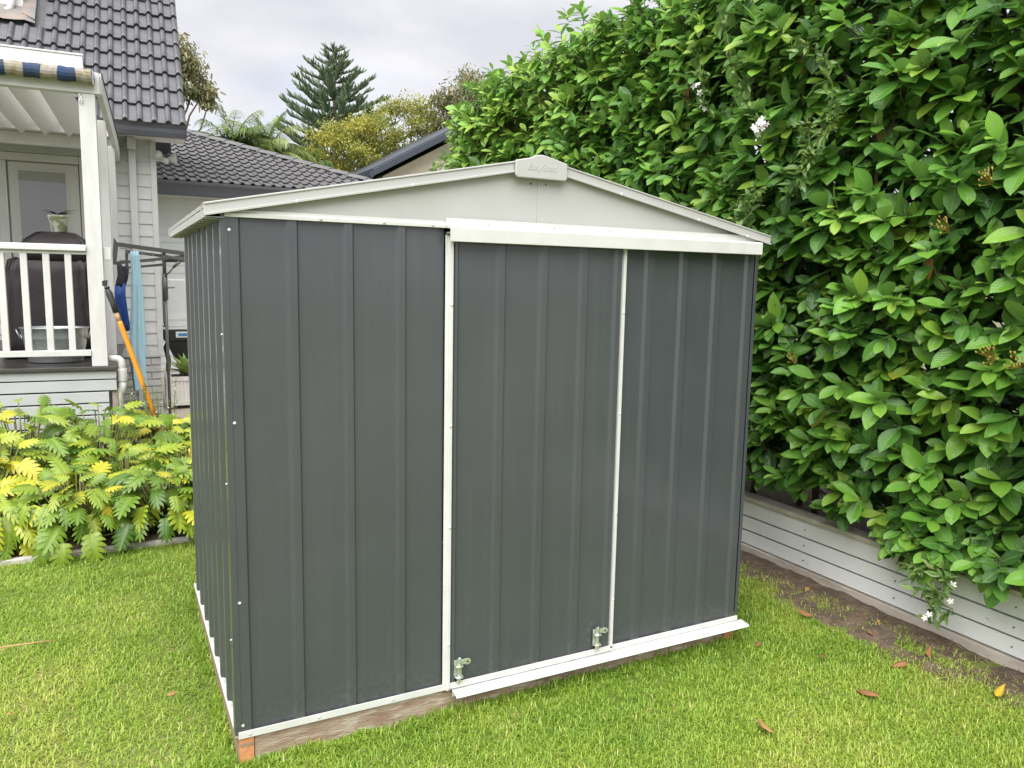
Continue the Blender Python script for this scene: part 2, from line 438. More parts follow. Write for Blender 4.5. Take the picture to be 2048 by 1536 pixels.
M['grass'] = leaf_mat('grass_blade', [(0.0, (0.14, 0.26, 0.028)), (0.4, (0.26, 0.41, 0.045)), (0.75, (0.40, 0.49, 0.078)), (0.93, (0.52, 0.50, 0.15)), (1.0, (0.58, 0.48, 0.26))],
                      rough=0.5, trans=0.3, veins=0, ribw=0)
M['gold_leaf'] = leaf_mat('gold_leaf', [(0.0, (0.18, 0.23, 0.05)), (0.5, (0.34, 0.35, 0.07)), (1.0, (0.50, 0.45, 0.08))], rough=0.6, trans=0.35, veins=0, ribw=0)
M['euc_leaf'] = leaf_mat('gum_leaf', [(0.0, (0.13, 0.15, 0.06)), (0.6, (0.27, 0.27, 0.13)), (1.0, (0.42, 0.36, 0.20))], rough=0.5, trans=0.25, veins=0, ribw=0)
M['palm_leaf'] = leaf_mat('palm_leaf', [(0.0, (0.10, 0.18, 0.05)), (0.6, (0.20, 0.29, 0.08)), (1.0, (0.36, 0.40, 0.12))], rough=0.45, trans=0.3, veins=0, ribw=0)
M['pine_leaf'] = leaf_mat('pine_leaf', [(0.0, (0.095, 0.145, 0.095)), (0.6, (0.16, 0.22, 0.13)), (1.0, (0.27, 0.33, 0.19))], rough=0.6, trans=0.1, veins=0, ribw=0)
M['agave_leaf'] = leaf_mat('agave_leaf', [(0.0, (0.22, 0.36, 0.09)), (1.0, (0.42, 0.54, 0.18))], rough=0.45, trans=0.15, veins=0, ribw=0)
M['dry_leaf'] = leaf_mat('dry_leaf', [(0.0, (0.20, 0.085, 0.035)), (0.45, (0.36, 0.17, 0.07)), (0.75, (0.44, 0.27, 0.08)), (1.0, (0.62, 0.42, 0.03))], rough=0.65, trans=0.15, veins=0.3,
                         rib=(0.45, 0.30, 0.14), ribw=0.07)

# ------------------------------------------------------------------ leaf templates
def blade_template(n=5, width=0.42, fold=0.18, curve=0.16, tipw=0.0, shape=None):
    """verts (x along, y across, z normal), quads, luv(xy)"""
    V = []; U = []
    for i in range(n):
        t = i / (n - 1)
        if shape is not None: h = shape[i] * width * 0.5
        else: h = 0.5 * width * (math.sin(math.pi * min(1, t * 0.93 + 0.045) ** 0.9) ** 0.75)
        if i == n - 1: h = tipw
        z = -curve * t * t
        for s in (-1, 0, 1):
            V.append((t - (0.02 if s else 0) * 0, s * h, z + (abs(s) * fold * h)))
            U.append((t, s))
    F = []
    for i in range(n - 1):
        for k in (0, 1):
            a = i * 3 + k
            F.append((a, a + 3, a + 4, a + 1))
    return np.array(V), np.array(F), np.array(U)

def scatter(T, base, d, nrm, size, tint, wscale=None):
    """place template T at each base; returns V, F, luv"""
    V, F, U = T
    n = len(base)
    d = d / (np.linalg.norm(d, axis=1, keepdims=True) + 1e-9)
    nrm = nrm - d * np.sum(nrm * d, axis=1, keepdims=True)
    nrm = nrm / (np.linalg.norm(nrm, axis=1, keepdims=True) + 1e-9)
    sd_ = np.cross(nrm, d)
    s = np.asarray(size)[:, None, None]
    ws = 1.0 if wscale is None else np.asarray(wscale)[:, None, None]
    P = base[:, None, :] + s * (V[None, :, 0:1] * d[:, None, :] + ws * V[None, :, 1:2] * sd_[:, None, :] + V[None, :, 2:3] * nrm[:, None, :])
    A = np.empty((n, len(V), 3))
    A[:, :, 0:2] = U[None]; A[:, :, 2] = np.asarray(tint)[:, None]
    off = (np.arange(n) * len(V))[:, None, None]
    FF = (F[None] + off).reshape(-1, F.shape[1])
    return P.reshape(-1, 3), FF, A.reshape(-1, 3)

def unit(a): return a / (np.linalg.norm(a, axis=-1, keepdims=True) + 1e-9)

def mtx(d, nrm, base, s, ws=1.0):
    d = unit(np.asarray(d, float)); nrm = np.asarray(nrm, float); nrm = unit(nrm - d * (nrm @ d)); sd_ = np.cross(nrm, d)
    return Matrix(((d[0] * s, sd_[0] * s * ws, nrm[0] * s, base[0]), (d[1] * s, sd_[1] * s * ws, nrm[1] * s, base[1]),
                   (d[2] * s, sd_[2] * s * ws, nrm[2] * s, base[2]), (0, 0, 0, 1)))

def px(P):
    """rough distance measure used only to pick which leaves show largest"""
    return np.linalg.norm(P - CAM, axis=1)

G = -0.10     # lawn level; the shed's floor frame is z = 0

# ================================================================== GROUND
def sheet(name, m, x0, y0, x1, y1, z, nx=1, ny=1, amp=0.0, seed=1):
    xs = np.linspace(x0, x1, nx + 1); ys = np.linspace(y0, y1, ny + 1)
    X, Y = np.meshgrid(xs, ys)
    Z = np.full_like(X, z)
    if amp:
        Z = Z + amp * (vnoise(np.stack([X * 7, Y * 7], -1), seed) - 0.5) + 0.5 * amp * (vnoise(np.stack([X * 21, Y * 21], -1), seed + 3) - 0.5)
    V = np.stack([X, Y, Z], -1).reshape(-1, 3)
    i = np.arange(ny)[:, None] * (nx + 1) + np.arange(nx)[None]
    F = np.stack([i, i + 1, i + nx + 2, i + nx + 1], -1).reshape(-1, 4)
    o = bpy.data.objects.new(name, arr_mesh(name, V, [F], m))
    link(o)
    o['kind'] = 'structure'
    return o

sheet('ground', M['ground'], -300, -300, 300, 600, G - 0.16)
sheet('lawn', M['thatch'], -6, -6, 3.3, 2.54, G - 0.006, 90, 90, 0.006)
so_ = sheet('soil_strip', M['soil'], 2.62, -2.4, 3.26, 6.5, G + 0.0055, 40, 520, 0.026, 4)
for v_ in so_.data.vertices:          # feathered in under the turf
    v_.co.z -= 0.045 * min(1.0, max(0.0, (2.93 + 0.04 * math.sin(v_.co.y * 5) - v_.co.x) / 0.25))
sheet('garden_bed_soil', M['soil'], -3.2, 2.58, 1.6, 4.9, G + 0.01, 60, 40, 0.03, 6)
sheet('patio_paving', M['paving'], -3.0, 4.92, 3.2, 11.6, G - 0.02)

# concrete lawn edging
e = thing('lawn_edging', 'pale concrete edging strip between lawn and leafy garden bed', 'edging', (0, 2.53, G))
rr = random.Random(3)
x = -3.2
while x < 1.6:
    l = 0.86 + rr.uniform(-.05, .05)
    o = box('edging_block', M['concrete'], e, x, rr.uniform(-.004, .004), -0.06, x + l - 0.006, 0.05, 0.026 + rr.uniform(-.004, .004), bevel=0.006)
    x += l

# ---- retaining wall of boards on the right, plane x = 3.22
pw = thing('retaining_wall', 'low grey horizontal board retaining wall below tall hedge', 'retaining wall', (3.22, 0, G))
segs = [(-2.6, -1.05), (-1.05, 1.35), (1.35, 3.75), (3.75, 6.4)]
for (z0, z1) in ((0.055, 0.134), (0.146, 0.225), (0.237, 0.332)):
    for (a, b) in segs:
        j = rr.uniform(-.0015, .0015)
        MB().prism([(0.0 + j, z0), (0.03, z0), (0.03, z1), (0.006 + j, z1)], 'y', a + .001, b - .001).build('board', M['fence_grey'], pw, bevel=0.002)
for (a, b) in segs:
    box('plinth_board', M['plinth'], pw, -0.012, a + .002, -0.06, 0.034, b - .002, 0.046, bevel=0.003)
    box('cap_board', M['cap_cream'], pw, -0.014, a + .002, 0.336, 0.09, b - .002, 0.362, bevel=0.003)
box('backing', M['dark_gap'], pw, 0.036, -2.6, -0.06, 0.05, 6.4, 0.33)
nl = MB()
for (a, b) in segs:
    for yy in np.arange(a + .3, b, .6):
        for z in (0.095, 0.187, 0.282):
            nl.tube([(-0.004, yy, z), (0.004, yy, z)], 0.003, 6)
tag(nl.build('nail_heads', M['hole'], pw), kind='stuff')
sheet('planter_soil', M['soil'], 3.27, -2.6, 4.6, 6.4, 0.18)

# ================================================================== SHED
W, D, H, RZ = 2.26, 1.516, 1.788, 2.046
shed = thing('garden_shed', 'dark grey ribbed steel garden shed with cream gable and sliding door', 'shed')
RH = 0.0105                          # rib height

def ribbed(x0, x1, ribs, rh=RH):
    """outline of a ribbed sheet in (along, outward) with y negative = out; ribs given as (start, end)"""
    top = [(x0, 0.0)]
    for (a, b) in ribs:
        top += [(a - (0.003 if a > x0 + .01 else 0), 0.0), (a + 0.0085, -rh), (b - 0.006, -rh), (b, 0.0)]
    top.append((x1, 0.0))
    clean = [top[0]]
    for q in top[1:]:
        if abs(q[0] - clean[-1][0]) > 1e-5 or abs(q[1] - clean[-1][1]) > 1e-5: clean.append(q)
    return clean

def sheet_panel(name, x0, x1, ribs, z0, z1, place, rh=RH, hem=True):
    pr = ribbed(x0, x1, ribs, rh)
    m = MB()
    n = len(pr)
    th = 0.0035
    vs = []
    for z in (z0, z1):
        vs += [place(a, o, z) for a, o in pr] + [place(a, o + th, z) for a, o in pr]
    fs = []
    for i in range(n - 1):
        fs += [(i, i + 1, 2 * n + i + 1, 2 * n + i), (n + i, 3 * n + i, 3 * n + i + 1, n + i + 1),
               (i, n + i, n + i + 1, i + 1), (2 * n + i, 2 * n + i + 1, 3 * n + i + 1, 3 * n + i)]
    fs += [(0, 2 * n, 3 * n, n), (n - 1, 2 * n - 1, 4 * n - 1, 3 * n - 1)]
    m.add(vs, fs)
    return m.build(name, M['steel_dark'], shed, bevel=0.0016, seg=2)

front = lambda a, o, z: (a, o, z)
fl = sheet_panel('wall_panel', -0.006, 0.752, [(-0.006, 0.044), (0.186, 0.228), (0.378, 0.416), (0.568, 0.606)], 0.012, H, front)
fr = sheet_panel('wall_panel', 1.508, W, [(1.652, 1.698), (1.836, 1.880), (2.020, 2.066), (2.205, 2.256)], 0.012, H, front)
# sliding door, in front of the wall plane
door = sheet_panel('sliding_door', 0.7795, 1.528, [(0.7795, 0.803), (0.955, 0.996), (1.139, 1.180), (1.322, 1.363), (1.490, 1.526)], 0.022, H - 0.03, lambda a, o, z: (a, o - 0.014, z))
# narrow hem beads beside the ribs
def side(xp, sgn):
    return lambda a, o, z: (xp + sgn * o, a, z)
for (a0, a1) in ((0.004, 0.757), (0.759, D)):
    rb = [(a0 + 0.0, a0 + 0.040)] + [(a0 + k * 0.1885, a0 + k * 0.1885 + 0.042) for k in (1, 2, 3)]
    sheet_panel('wall_panel', a0, a1, rb, 0.034, H, side(0.0, 1), rh=0.0145)
    sheet_panel('wall_panel', a0, a1, rb, 0.034, H, side(W, -1))
for (a0, a1) in ((0.0, 0.753), (0.754, 1.506), (1.507, W)):
    rb = [(a0 + k * 0.1885, a0 + k * 0.1885 + 0.042) for k in (1, 2, 3)]
    sheet_panel('wall_panel', a0, a1, rb, 0.034, H, lambda a, o, z: (a, D - o, z))
# corner angle on the left front corner (folded edge)
MB().prism([(-0.0165, -0.0125), (0.005, -0.0125), (0.005, -0.0106), (-0.0148, -0.0106), (-0.0148, 0.030), (-0.0165, 0.030)], 'z', 0.012, H - 0.002).build('corner_angle', M['steel_dark'], shed, bevel=0.001)
MB().prism([(W + 0.0125, -0.0125), (W - 0.005, -0.0125), (W - 0.005, -0.0106), (W + 0.0105, -0.0106), (W + 0.0105, 0.030), (W + 0.0125, 0.030)], 'z', 0.030, H - 0.002).build('corner_angle', M['steel_dark'], shed, bevel=0.001)

# base channels
MB().prism([(-0.0150, -0.002), (0.04, -0.002), (0.04, 0.003), (-0.0112, 0.003), (-0.0112, 0.024), (-0.0150, 0.024)], 'x', -0.006, W + 0.004).build('base_channel', M['white_trim'], shed, bevel=0.001)
MB().prism([(0.004, -0.002), (0.04, -0.002), (0.04, 0.05), (0.004, 0.05)], 'y', 0.03, D - .002).build('base_channel', M['white_trim'], shed)
MB().prism([(-0.014, -0.0015), (0.004, -0.0015), (0.004, 0.003), (-0.014, 0.003)], 'y', 0.0, D).build('base_channel', M['white_trim'], shed)
MB().prism([(W - 0.04, -0.002), (W + 0.012, -0.002), (W + 0.012, 0.03), (W - 0.04, 0.03)], 'y', 0.03, D - .002).build('base_channel', M['white_trim'], shed)
MB().prism([(D - 0.04, -0.002), (D + 0.012, -0.002), (D + 0.012, 0.03), (D - 0.04, 0.03)], 'x', 0.0, W).build('base_channel', M['white_trim'], shed)

# door jamb: two stepped strips
MB().prism([(0.7515, -0.0155), (0.762, -0.0155), (0.763, -0.022), (0.766, -0.0265), (0.7785, -0.0265), (0.7785, -0.0108), (0.7515, -0.0108)], 'z', 0.0, 1.752).build('door_jamb', M['white_trim'], shed, bevel=0.0012)
MB().prism([(1.5265, -0.0155), (1.529, -0.0285), (1.541, -0.0285), (1.5435, -0.0155), (1.5435, -0.0108), (1.5265, -0.0108)], 'z', 0.018, 1.745).build('door_edge_trim', M['white_trim'], shed, bevel=0.001)
# door bottom runner
MB().prism([(-0.0285, 0.006), (-0.0252, 0.006), (-0.0252, 0.031), (-0.0285, 0.031)], 'x', 0.779, 1.545).build('door_runner', M['white_trim'], shed, bevel=0.001)
MB().prism([(-0.0205, 0.003), (-0.0158, 0.003), (-0.0158, 0.026), (-0.0205, 0.026)], 'x', 1.546, W + 0.006).build('door_runner', M['white_trim'], shed, bevel=0.001)
# threshold lip
MB().prism([(-0.0155, 0.0005), (-0.0155, -0.004), (-0.064, -0.010), (-0.070, -0.0155), (-0.0735, -0.0125), (-0.067, -0.0045)], 'x', 0.788, W + 0.036).build('threshold', M['white_trim'], shed, bevel=0.0012)
MB().prism([(-0.024, -0.006), (-0.024, -0.03), (-0.020, -0.03), (-0.020, -0.006)], 'x', 0.79, W + 0.02).build('threshold_flange', M['white_trim'], shed)
# top track
MB().prism([(-0.0105, 1.780), (-0.0105, 1.812), (-0.0165, 1.812), (-0.0165, 1.786), (-0.056, 1.780), (-0.060, 1.776), (-0.060, 1.728), (-0.057, 1.726), (-0.055, 1.728), (-0.055, 1.772), (-0.0135, 1.776)],
           'x', 0.752, W - 0.012).build('door_track', M['white_trim'], shed, bevel=0.001)
# inner rail seen at the open end of the track
MB().box(0.752, -0.050, 1.755, 0.80, -0.016, 1.761).build('rail_end', M['zinc'], shed)

# gable panels
gl = lambda x: H + (RZ - H) * (1 - abs(x - W / 2) / (W / 2)) - 0.012
MB().prism([(0.0, H - 0.006), (W / 2 + 0.012, H - 0.006), (W / 2 + 0.012, gl(W / 2)), (0.0, gl(0) + .01)], 'y', -0.0035, 0.0).build('gable_panel', M['cream'], shed)
MB().prism([(W / 2 - 0.0, H - 0.006), (W, H - 0.006), (W, gl(W) + .01), (W / 2 - 0.0, gl(W / 2))], 'y', -0.0065, -0.0035 - 0.0004).build('gable_panel', M['cream'], shed)
MB().prism([(0.0, H - 0.006), (W, H - 0.006), (W, gl(W) + .01), (W / 2, gl(W / 2)), (0.0, gl(0) + .01)], 'y', D, D + 0.0035).build('gable_panel', M['cream'], shed)
# flange along the gable bottom: left run
MB().prism([(-0.0085, H - 0.012), (-0.0165, H - 0.012), (-0.0165, H + 0.000), (-0.012, H + 0.004), (-0.012, H + 0.012), (-0.0085, H + 0.012)], 'x', -0.004, 0.7515).build('gable_flange', M['white_trim'], shed, bevel=0.001)

# roof
slope = (RZ - H - 0.02) / (W / 2 + 0.062)
def roof_z(x): return RZ - abs(x - W / 2) * slope
for sx in (-1, 1):
    xe = W / 2 + sx * (W / 2 + 0.062)
    m = MB()
    pr = [(-0.0205, 0.0)]
    y = 0.06
    while y < D - 0.02:
        pr += [(y, 0.0), (y + .008, .012), (y + .036, .012), (y + .044, 0.0)]
        y += 0.1885
    pr.append((D + 0.064, 0.0))
    n = len(pr)
    vs_ = []
    for x in (W / 2, xe):
        vs_ += [(x, q[0], roof_z(x) + q[1] - 0.006) for q in pr] + [(x, q[0], roof_z(x) + q[1] - 0.0095) for q in pr]
    fs_ = []
    for i in range(n - 1):
        fs_ += [(i, i + 1, 2 * n + i + 1, 2 * n + i), (n + i, 3 * n + i, 3 * n + i + 1, n + i + 1), (2 * n + i, 2 * n + i + 1, 3 * n + i + 1, 3 * n + i)]
    fs_ += [(0, 2 * n, 3 * n, n), (n - 1, 2 * n - 1, 4 * n - 1, 3 * n - 1)]
    m.add(vs_, fs_).build('roof_sheet', M['cream'], shed)
    # eave trim
    a, b = sorted((xe, xe - sx * 0.004))
    box('eave_trim', M['cream'], shed, a, -0.0208, roof_z(xe) - 0.036, b, D + 0.06, roof_z(xe) + 0.008, bevel=0.001)
    a, b = sorted((xe - sx * .0045, xe - sx * 0.056))
    MB().prism([(a, roof_z(xe) - 0.036), (b, roof_z(xe) - 0.036), (b, roof_z(xe) - 0.034), (a, roof_z(xe) - 0.034)], 'y', -0.020, D + 0.058).build('eave_soffit', M['galv'], shed)
    for i, yy in enumerate(np.arange(0.0, D, 0.105)):
        MB().hexa([(a, yy, roof_z(xe) - .040), (b, yy + .02, roof_z(xe) - .040), (b, yy + .045, roof_z(xe) - .040), (a, yy + .03, roof_z(xe) - .040),
                   (a, yy, roof_z(xe) - .0365), (b, yy + .02, roof_z(xe) - .0365), (b, yy + .045, roof_z(xe) - .0365), (a, yy + .03, roof_z(xe) - .0365)]).build('eave_clip', M['cream'], shed)
    # barge cappings front and back: face with beads
    for (ya, yb, face) in ((-0.0265, -0.0210, -1), (D + 0.0645, D + 0.070, 1)):
        def strip(t0, t1, y0, y1, nm):
            x0, x1 = W / 2 + sx * 0.0, xe + sx * 0.004
            z0, z1 = roof_z(x0), roof_z(x1)
            MB().prism([(x0, z0 + t0), (x1, z1 + t0), (x1, z1 + t1), (x0, z0 + t1)], 'y', y0, y1).build(nm, M['cream'], shed, bevel=0.0012)
        strip(-0.028, 0.006, ya, yb, 'barge_capping')
        o1, o2 = sorted((ya if face < 0 else yb, (ya if face < 0 else yb) + face * 0.006))
        strip(-0.033, -0.025, o1, o2, 'barge_bead')
        o1, o2 = sorted((ya if face < 0 else yb, (ya if face < 0 else yb) + face * 0.004))
        strip(0.002, 0.0075, o1, o2, 'barge_lip')
        if face < 0: strip(0.0063, 0.0088, -0.0225, 0.03, 'barge_flange')
        else: strip(0.0063, 0.0088, D + .02, D + .066, 'barge_flange')
# ridge capping along the top
MB().prism([(W / 2 - 0.09, roof_z(W / 2 - .09) + .006), (W / 2, RZ + .008), (W / 2 + .09, roof_z(W / 2 + .09) + .006), (W / 2 + .09, roof_z(W / 2 + .09) + .009), (W / 2, RZ + .012), (W / 2 - .09, roof_z(W / 2 - .09) + .009)],
           'y', -0.0205, D + .06).build('ridge_capping', M['cream'], shed)

# name plate at the peak with raised lettering
pc, py = 1.129, -0.0435
plate = [(-0.112, -0.064), (-0.104, -0.072), (0.102, -0.072), (0.110, -0.064), (0.110, -0.008), (0.020, 0.014), (0.0, 0.017), (-0.030, 0.013), (-0.046, 0.004), (-0.112, -0.010)]
plate_o = MB().prism([(pc + a, RZ - 0.001 + b) for a, b in plate], 'y', py, py + 0.011).build('name_plate', M['cream'], shed, bevel=0.004, seg=3)
cu = bpy.data.curves.new('lettering', 'FONT')
cu.body = 'EasyShed'
cu.size = 0.034; cu.extrude = 0.0007; cu.align_x = 'CENTER'; cu.align_y = 'CENTER'; cu.shear = 0.15
tmp = bpy.data.objects.new('tmp_text', cu); COL.objects.link(tmp)
bpy.context.view_layer.update()
tme = bpy.data.meshes.new_from_object(tmp.evaluated_get(bpy.context.evaluated_depsgraph_get()))
bpy.data.objects.remove(tmp); bpy.data.curves.remove(cu)
tme.name = 'lettering'; tme.materials.clear(); tme.materials.append(M['cream'])
lt = inst('lettering', tme, plate_o)
lt.rotation_euler = (math.pi / 2, 0, 0); lt.location = (pc, py - 0.0004, RZ - 0.032)

# screws
sc_ = MB(); hd = MB()
def screw(mb, x, y, z, ax='y', r=0.0058):
    d = {'y': (0, -1, 0), 'x': (-1, 0, 0)}[ax]
    mb.tube([(x, y, z), (x + d[0] * .0025, y + d[1] * .0025, z), (x + d[0] * .004, y + d[1] * .004, z)], [r, r * .85, r * .4], 8)
for z in (0.045, 0.49, 1.11, 1.735):
    screw(sc_, 0.010, -0.0115, z)
for z in (0.35, 0.9, 1.4): screw(sc_, -0.0165, 0.02, z, 'x', .004)
for x in (0.30, 0.52, 0.70): screw(sc_, x, -0.0165, H - 0.004)
for x in (0.92, 1.20, 1.455, 1.70, 1.955, 2.18): screw(sc_, x, -0.0165, 1.800)
for x in (0.03, 0.27, 0.55): screw(sc_, x, -0.0150, 0.012)
for z in (0.012, 0.19, 0.66, 1.05, 1.5): screw(sc_, 0.7725, -0.0265, z)
for z in (0.03, 0.24, 0.62, 1.05, 1.47): screw(sc_, 1.535, -0.0285, z, r=.0045)
for x in (0.93, 1.10, 1.26, 1.42): screw(sc_, x, -0.0285, 0.018, r=.0045)
for x in (1.66, 2.0, 2.235): screw(sc_, x, -0.0205, 0.014, r=.0045)
for x in (0.22, 0.62, 1.5, 1.9, 2.18):
    screw(sc_, x, -0.032, roof_z(x) - 0.029)
tag(sc_.build('screws', M['screw'], shed, smooth=True), kind='stuff')
for x in (1.10, 1.165): screw(hd, x, -0.0065, RZ - 0.088, r=.003)
for z in (1.765,): hd.box(0.752, -0.018, z - .01, 0.770, -0.0140, z - .002)
tag(hd.build('rivets', M['hole'], shed), kind='stuff')

# zinc shoot bolts at the foot of the door
for bx_ in (0.812, 1.455):
    b = MB().tube([(bx_, -0.036, 0.030), (bx_, -0.036, 0.125)], 0.0075, 12).tube([(bx_, -0.036, 0.125), (bx_, -0.042, 0.133)], [0.0075, 0.004], 12)
    bo = b.build('shoot_bolt', M['zinc'], shed, smooth=False)
    box('back_plate', M['zinc'], bo, bx_ - 0.016, -0.027, 0.046, bx_ + 0.016, -0.0235, 0.120, bevel=0.001)
    MB().tube([(bx_ - .0135, -0.0275, 0.055), (bx_ - .013, -0.040, 0.055), (bx_ - .011, -0.047, .055), (bx_ + .011, -0.047, .055), (bx_ + .013, -0.040, .055), (bx_ + .0135, -0.0275, .055)], 0.004, 8).build('keeper', M['zinc'], bo, smooth=True)
    MB().tube([(bx_ - .0135, -0.0275, 0.100), (bx_ - .013, -0.040, 0.100), (bx_ - .011, -0.047, .100), (bx_ + .011, -0.047, .100), (bx_ + .013, -0.040, .100), (bx_ + .0135, -0.0275, .100)], 0.004, 8).build('keeper', M['zinc'], bo, smooth=True)
    # handle tab: rounded plate with an eye
    tab = [(bx_ + .004, .112), (bx_ + .032, .104), (bx_ + .042, .108), (bx_ + .046, .117), (bx_ + .042, .126), (bx_ + .030, .130), (bx_ + .004, .128)]
    MB().prism(tab, 'y', -0.049, -0.0445).build('handle_tab', M['zinc'], bo, bevel=0.001)
    MB().tube([(bx_ + .031, -0.0497, .117), (bx_ + .031, -0.0493, .117)], .004, 10).build('tab_eye', M['hole'], bo)

# timber bearers under the floor
box('bearer', M['timber_side'], shed, -0.006, -0.004, G - .06, 0.046, D, -0.0035, bevel=0.003)
box('bearer_end', M['timber_end'], shed, -0.004, -0.0075, G - .058, 0.045, -0.0045, -0.005)
box('bearer_end_notch', M['timber_side'], shed, 0.0, -0.009, -0.036, 0.044, -0.0078, -0.024)
box('bearer', M['timber_old'], shed, 0.0475, -0.002, G - .06, 2.20, 0.045, -0.0035, bevel=0.003)
box('bearer', M['timber_side'], shed, 2.202, -0.004, G - .06, W - 0.006, D, -0.0035, bevel=0.003)
box('bearer_end', M['timber_end'], shed, 2.203, -0.0075, G - .058, W - 0.007, -0.0045, -0.005)
box('bearer', M['timber_old'], shed, 0.0475, D - .05, G - .06, 2.20, D - .004, -0.0035)
box('floor', M['timber_old'], shed, 0.05, 0.05, -0.02, 2.2, D - .06, -0.0035)

# ================================================================== HOUSE on the left (own frame, turned 2.5 degrees)
HA = -R(2.5)
HO = (-0.40, 4.5, 0.0)
house = thing('house', 'pale weatherboard house with steep dark tiled roof and glazed door', 'house', HO, HA)
WV = 3.2                                  # wall plane
wall = box('wall', M['board_grey'], house, -3.2, WV + 0.03, 0.60, 0.44, WV + 0.2, 3.30)
# weatherboards right of the door
z = 0.60
k = 0
while z < 3.14:
    zt = min(z + 0.144, 3.17)
    MB().prism([(WV + 0.004, z), (WV + 0.03, z), (WV + 0.03, zt + .006), (WV + 0.018, zt + .006)], 'x', -0.19, 0.43).build('weatherboard', M['board_grey'], wall, bevel=0.0015)
    MB().prism([(WV + 0.004, z), (WV + 0.03, z), (WV + 0.03, zt + .006), (WV + 0.018, zt + .006)], 'x', -3.2, -1.125).build('weatherboard', M['board_grey'], wall, bevel=0.0015)
    z += 0.144
# side wall toward the patio
MB().prism([(WV + 0.05, 0.60), (8.6, 0.60), (8.6, 3.25), (5.8, 6.0), (WV + 0.05, 3.3)], 'x', 0.40, 0.455).build('side_wall', M['board_grey'], house)
box('corner_board', M['paint_white'], house, 0.415, WV - 0.014, 0.61, 0.478, WV + 0.05, 3.16, bevel=0.003)
# painted brick base
bs = box('brick_base', M['brick_grey'], house, -3.2, WV + 0.035, G - .1, 0.44, WV + 0.22, 0.60)
bme = None
zz = G + 0.0
row = 0
while zz < 0.58:
    xo = 0.447
    first = True
    while xo > -0.35:
        l = 0.108 if (row % 2 and first) else 0.226
        first = False
        if bme is None or True:
            o = MB().box(xo - l, WV + 0.012 + rr.uniform(-.002, .002), zz, xo, WV + 0.034, zz + 0.074).build('brick', M['brick_grey'], bs, bevel=0.003, fix=False)
        xo -= l + 0.011
    zz += 0.086
    row += 1

# door with glass
dr = box('door', M['door_white'], house, -1.02, WV - 0.015, 0.86, -0.335, WV + 0.025, 2.80, bevel=0.004)
dr_g = box('glass_pane', M['glass'], dr, -0.925, WV - 0.022, 1.05, -0.465, WV - 0.017, 2.60)
box('blind', M['blind'], dr, -0.925, WV - 0.020, 2.60, -0.465, WV - 0.0165, 2.71)
for (a, b, c, d_) in ((-0.945, 1.03, -0.925, 2.73), (-0.465, 1.03, -0.445, 2.73), (-0.925, 1.03, -0.465, 1.05), (-0.925, 2.71, -0.465, 2.73)):
    box('glazing_bead', M['door_white'], dr, a, WV - 0.026, b, c, WV - 0.0155, d_, bevel=0.002)
fr_ = box('door_frame', M['paint_white'], house, -0.325, WV - 0.03, 0.84, -0.245, WV + 0.03, 2.90, bevel=0.003)
box('door_frame', M['paint_white'], house, -3.0, WV - 0.03, 2.815, -0.328, WV + 0.03, 2.90, bevel=0.003)
box('door_frame', M['paint_white'], house, -1.12, WV - 0.03, 0.84, -1.035, WV + 0.03, 2.812, bevel=0.003)
box('lintel_panel', M['skirt_grey'], house, -3.0, WV - 0.02, 2.905, -0.20, WV + 0.03, 3.02)

# eaves, gutter and downpipe
box('soffit', M['paint_white'], house, -3.2, 2.80, 3.150, 0.79, WV + 0.06, 3.165)
gut = MB().prism([(2.70, 3.285), (2.705, 3.30), (2.72, 3.30), (2.722, 3.262), (2.742, 3.235), (2.748, 3.190), (2.770, 3.150), (2.80, 3.150), (2.80, 3.135), (2.755, 3.135), (2.733, 3.185), (2.727, 3.225), (2.708, 3.255)], 'x', -3.2, 0.80)
gut.build('gutter', M['gutter'], house, bevel=0.003)
box('fascia', M['gutter'], house, -3.2, 2.802, 3.136, 0.80, 2.83, 3.33)
box('gutter_end', M['gutter'], house, 0.801, 2.705, 3.15, 0.804, 2.80, 3.30)
dp = box('downpipe', M['board_grey'], house, 0.185, WV - 0.078, 0.0, 0.262, WV - 0.026, 3.02, bevel=0.006)
box('downpipe_head', M['paint_white'], dp, 0.178, WV - 0.20, 3.02, 0.268, WV - 0.022, 3.148, bevel=0.006)

# steep tiled roof: eave at v 2.75, 45 degrees
def tile_mesh(name, wd, ln, m, roll=0.030, th=0.020, lift=0.022):
    prof = []
    for c in (0.25, 0.75):
        c0 = c * wd
        prof += [(c0 - wd * .25 + .001, 0.0), (c0 - wd * .01, 0.0), (c0 + wd * .045, roll * .72), (c0 + wd * .11, roll), (c0 + wd * .175, roll * .72), (c0 + wd * .238, 0.0)]
    prof.append((wd - .001, 0.0))
    n = len(prof)
    V = [(a, 0, b + lift) for a, b in prof] + [(a, ln, b) for a, b in prof] + [(a, 0.002, b + lift - th) for a, b in prof]
    F = []
    for i in range(n - 1):
        F += [(i, i + 1, n + i + 1, n + i), (2 * n + i, 2 * n + i + 1, i + 1, i)]
    F += [(0, n, 2 * n), (n - 1, 3 * n - 1, 2 * n - 1)]
    me = bpy.data.meshes.new(name)
    me.from_pydata(V, [], F)
    me.materials.append(m)
    return me

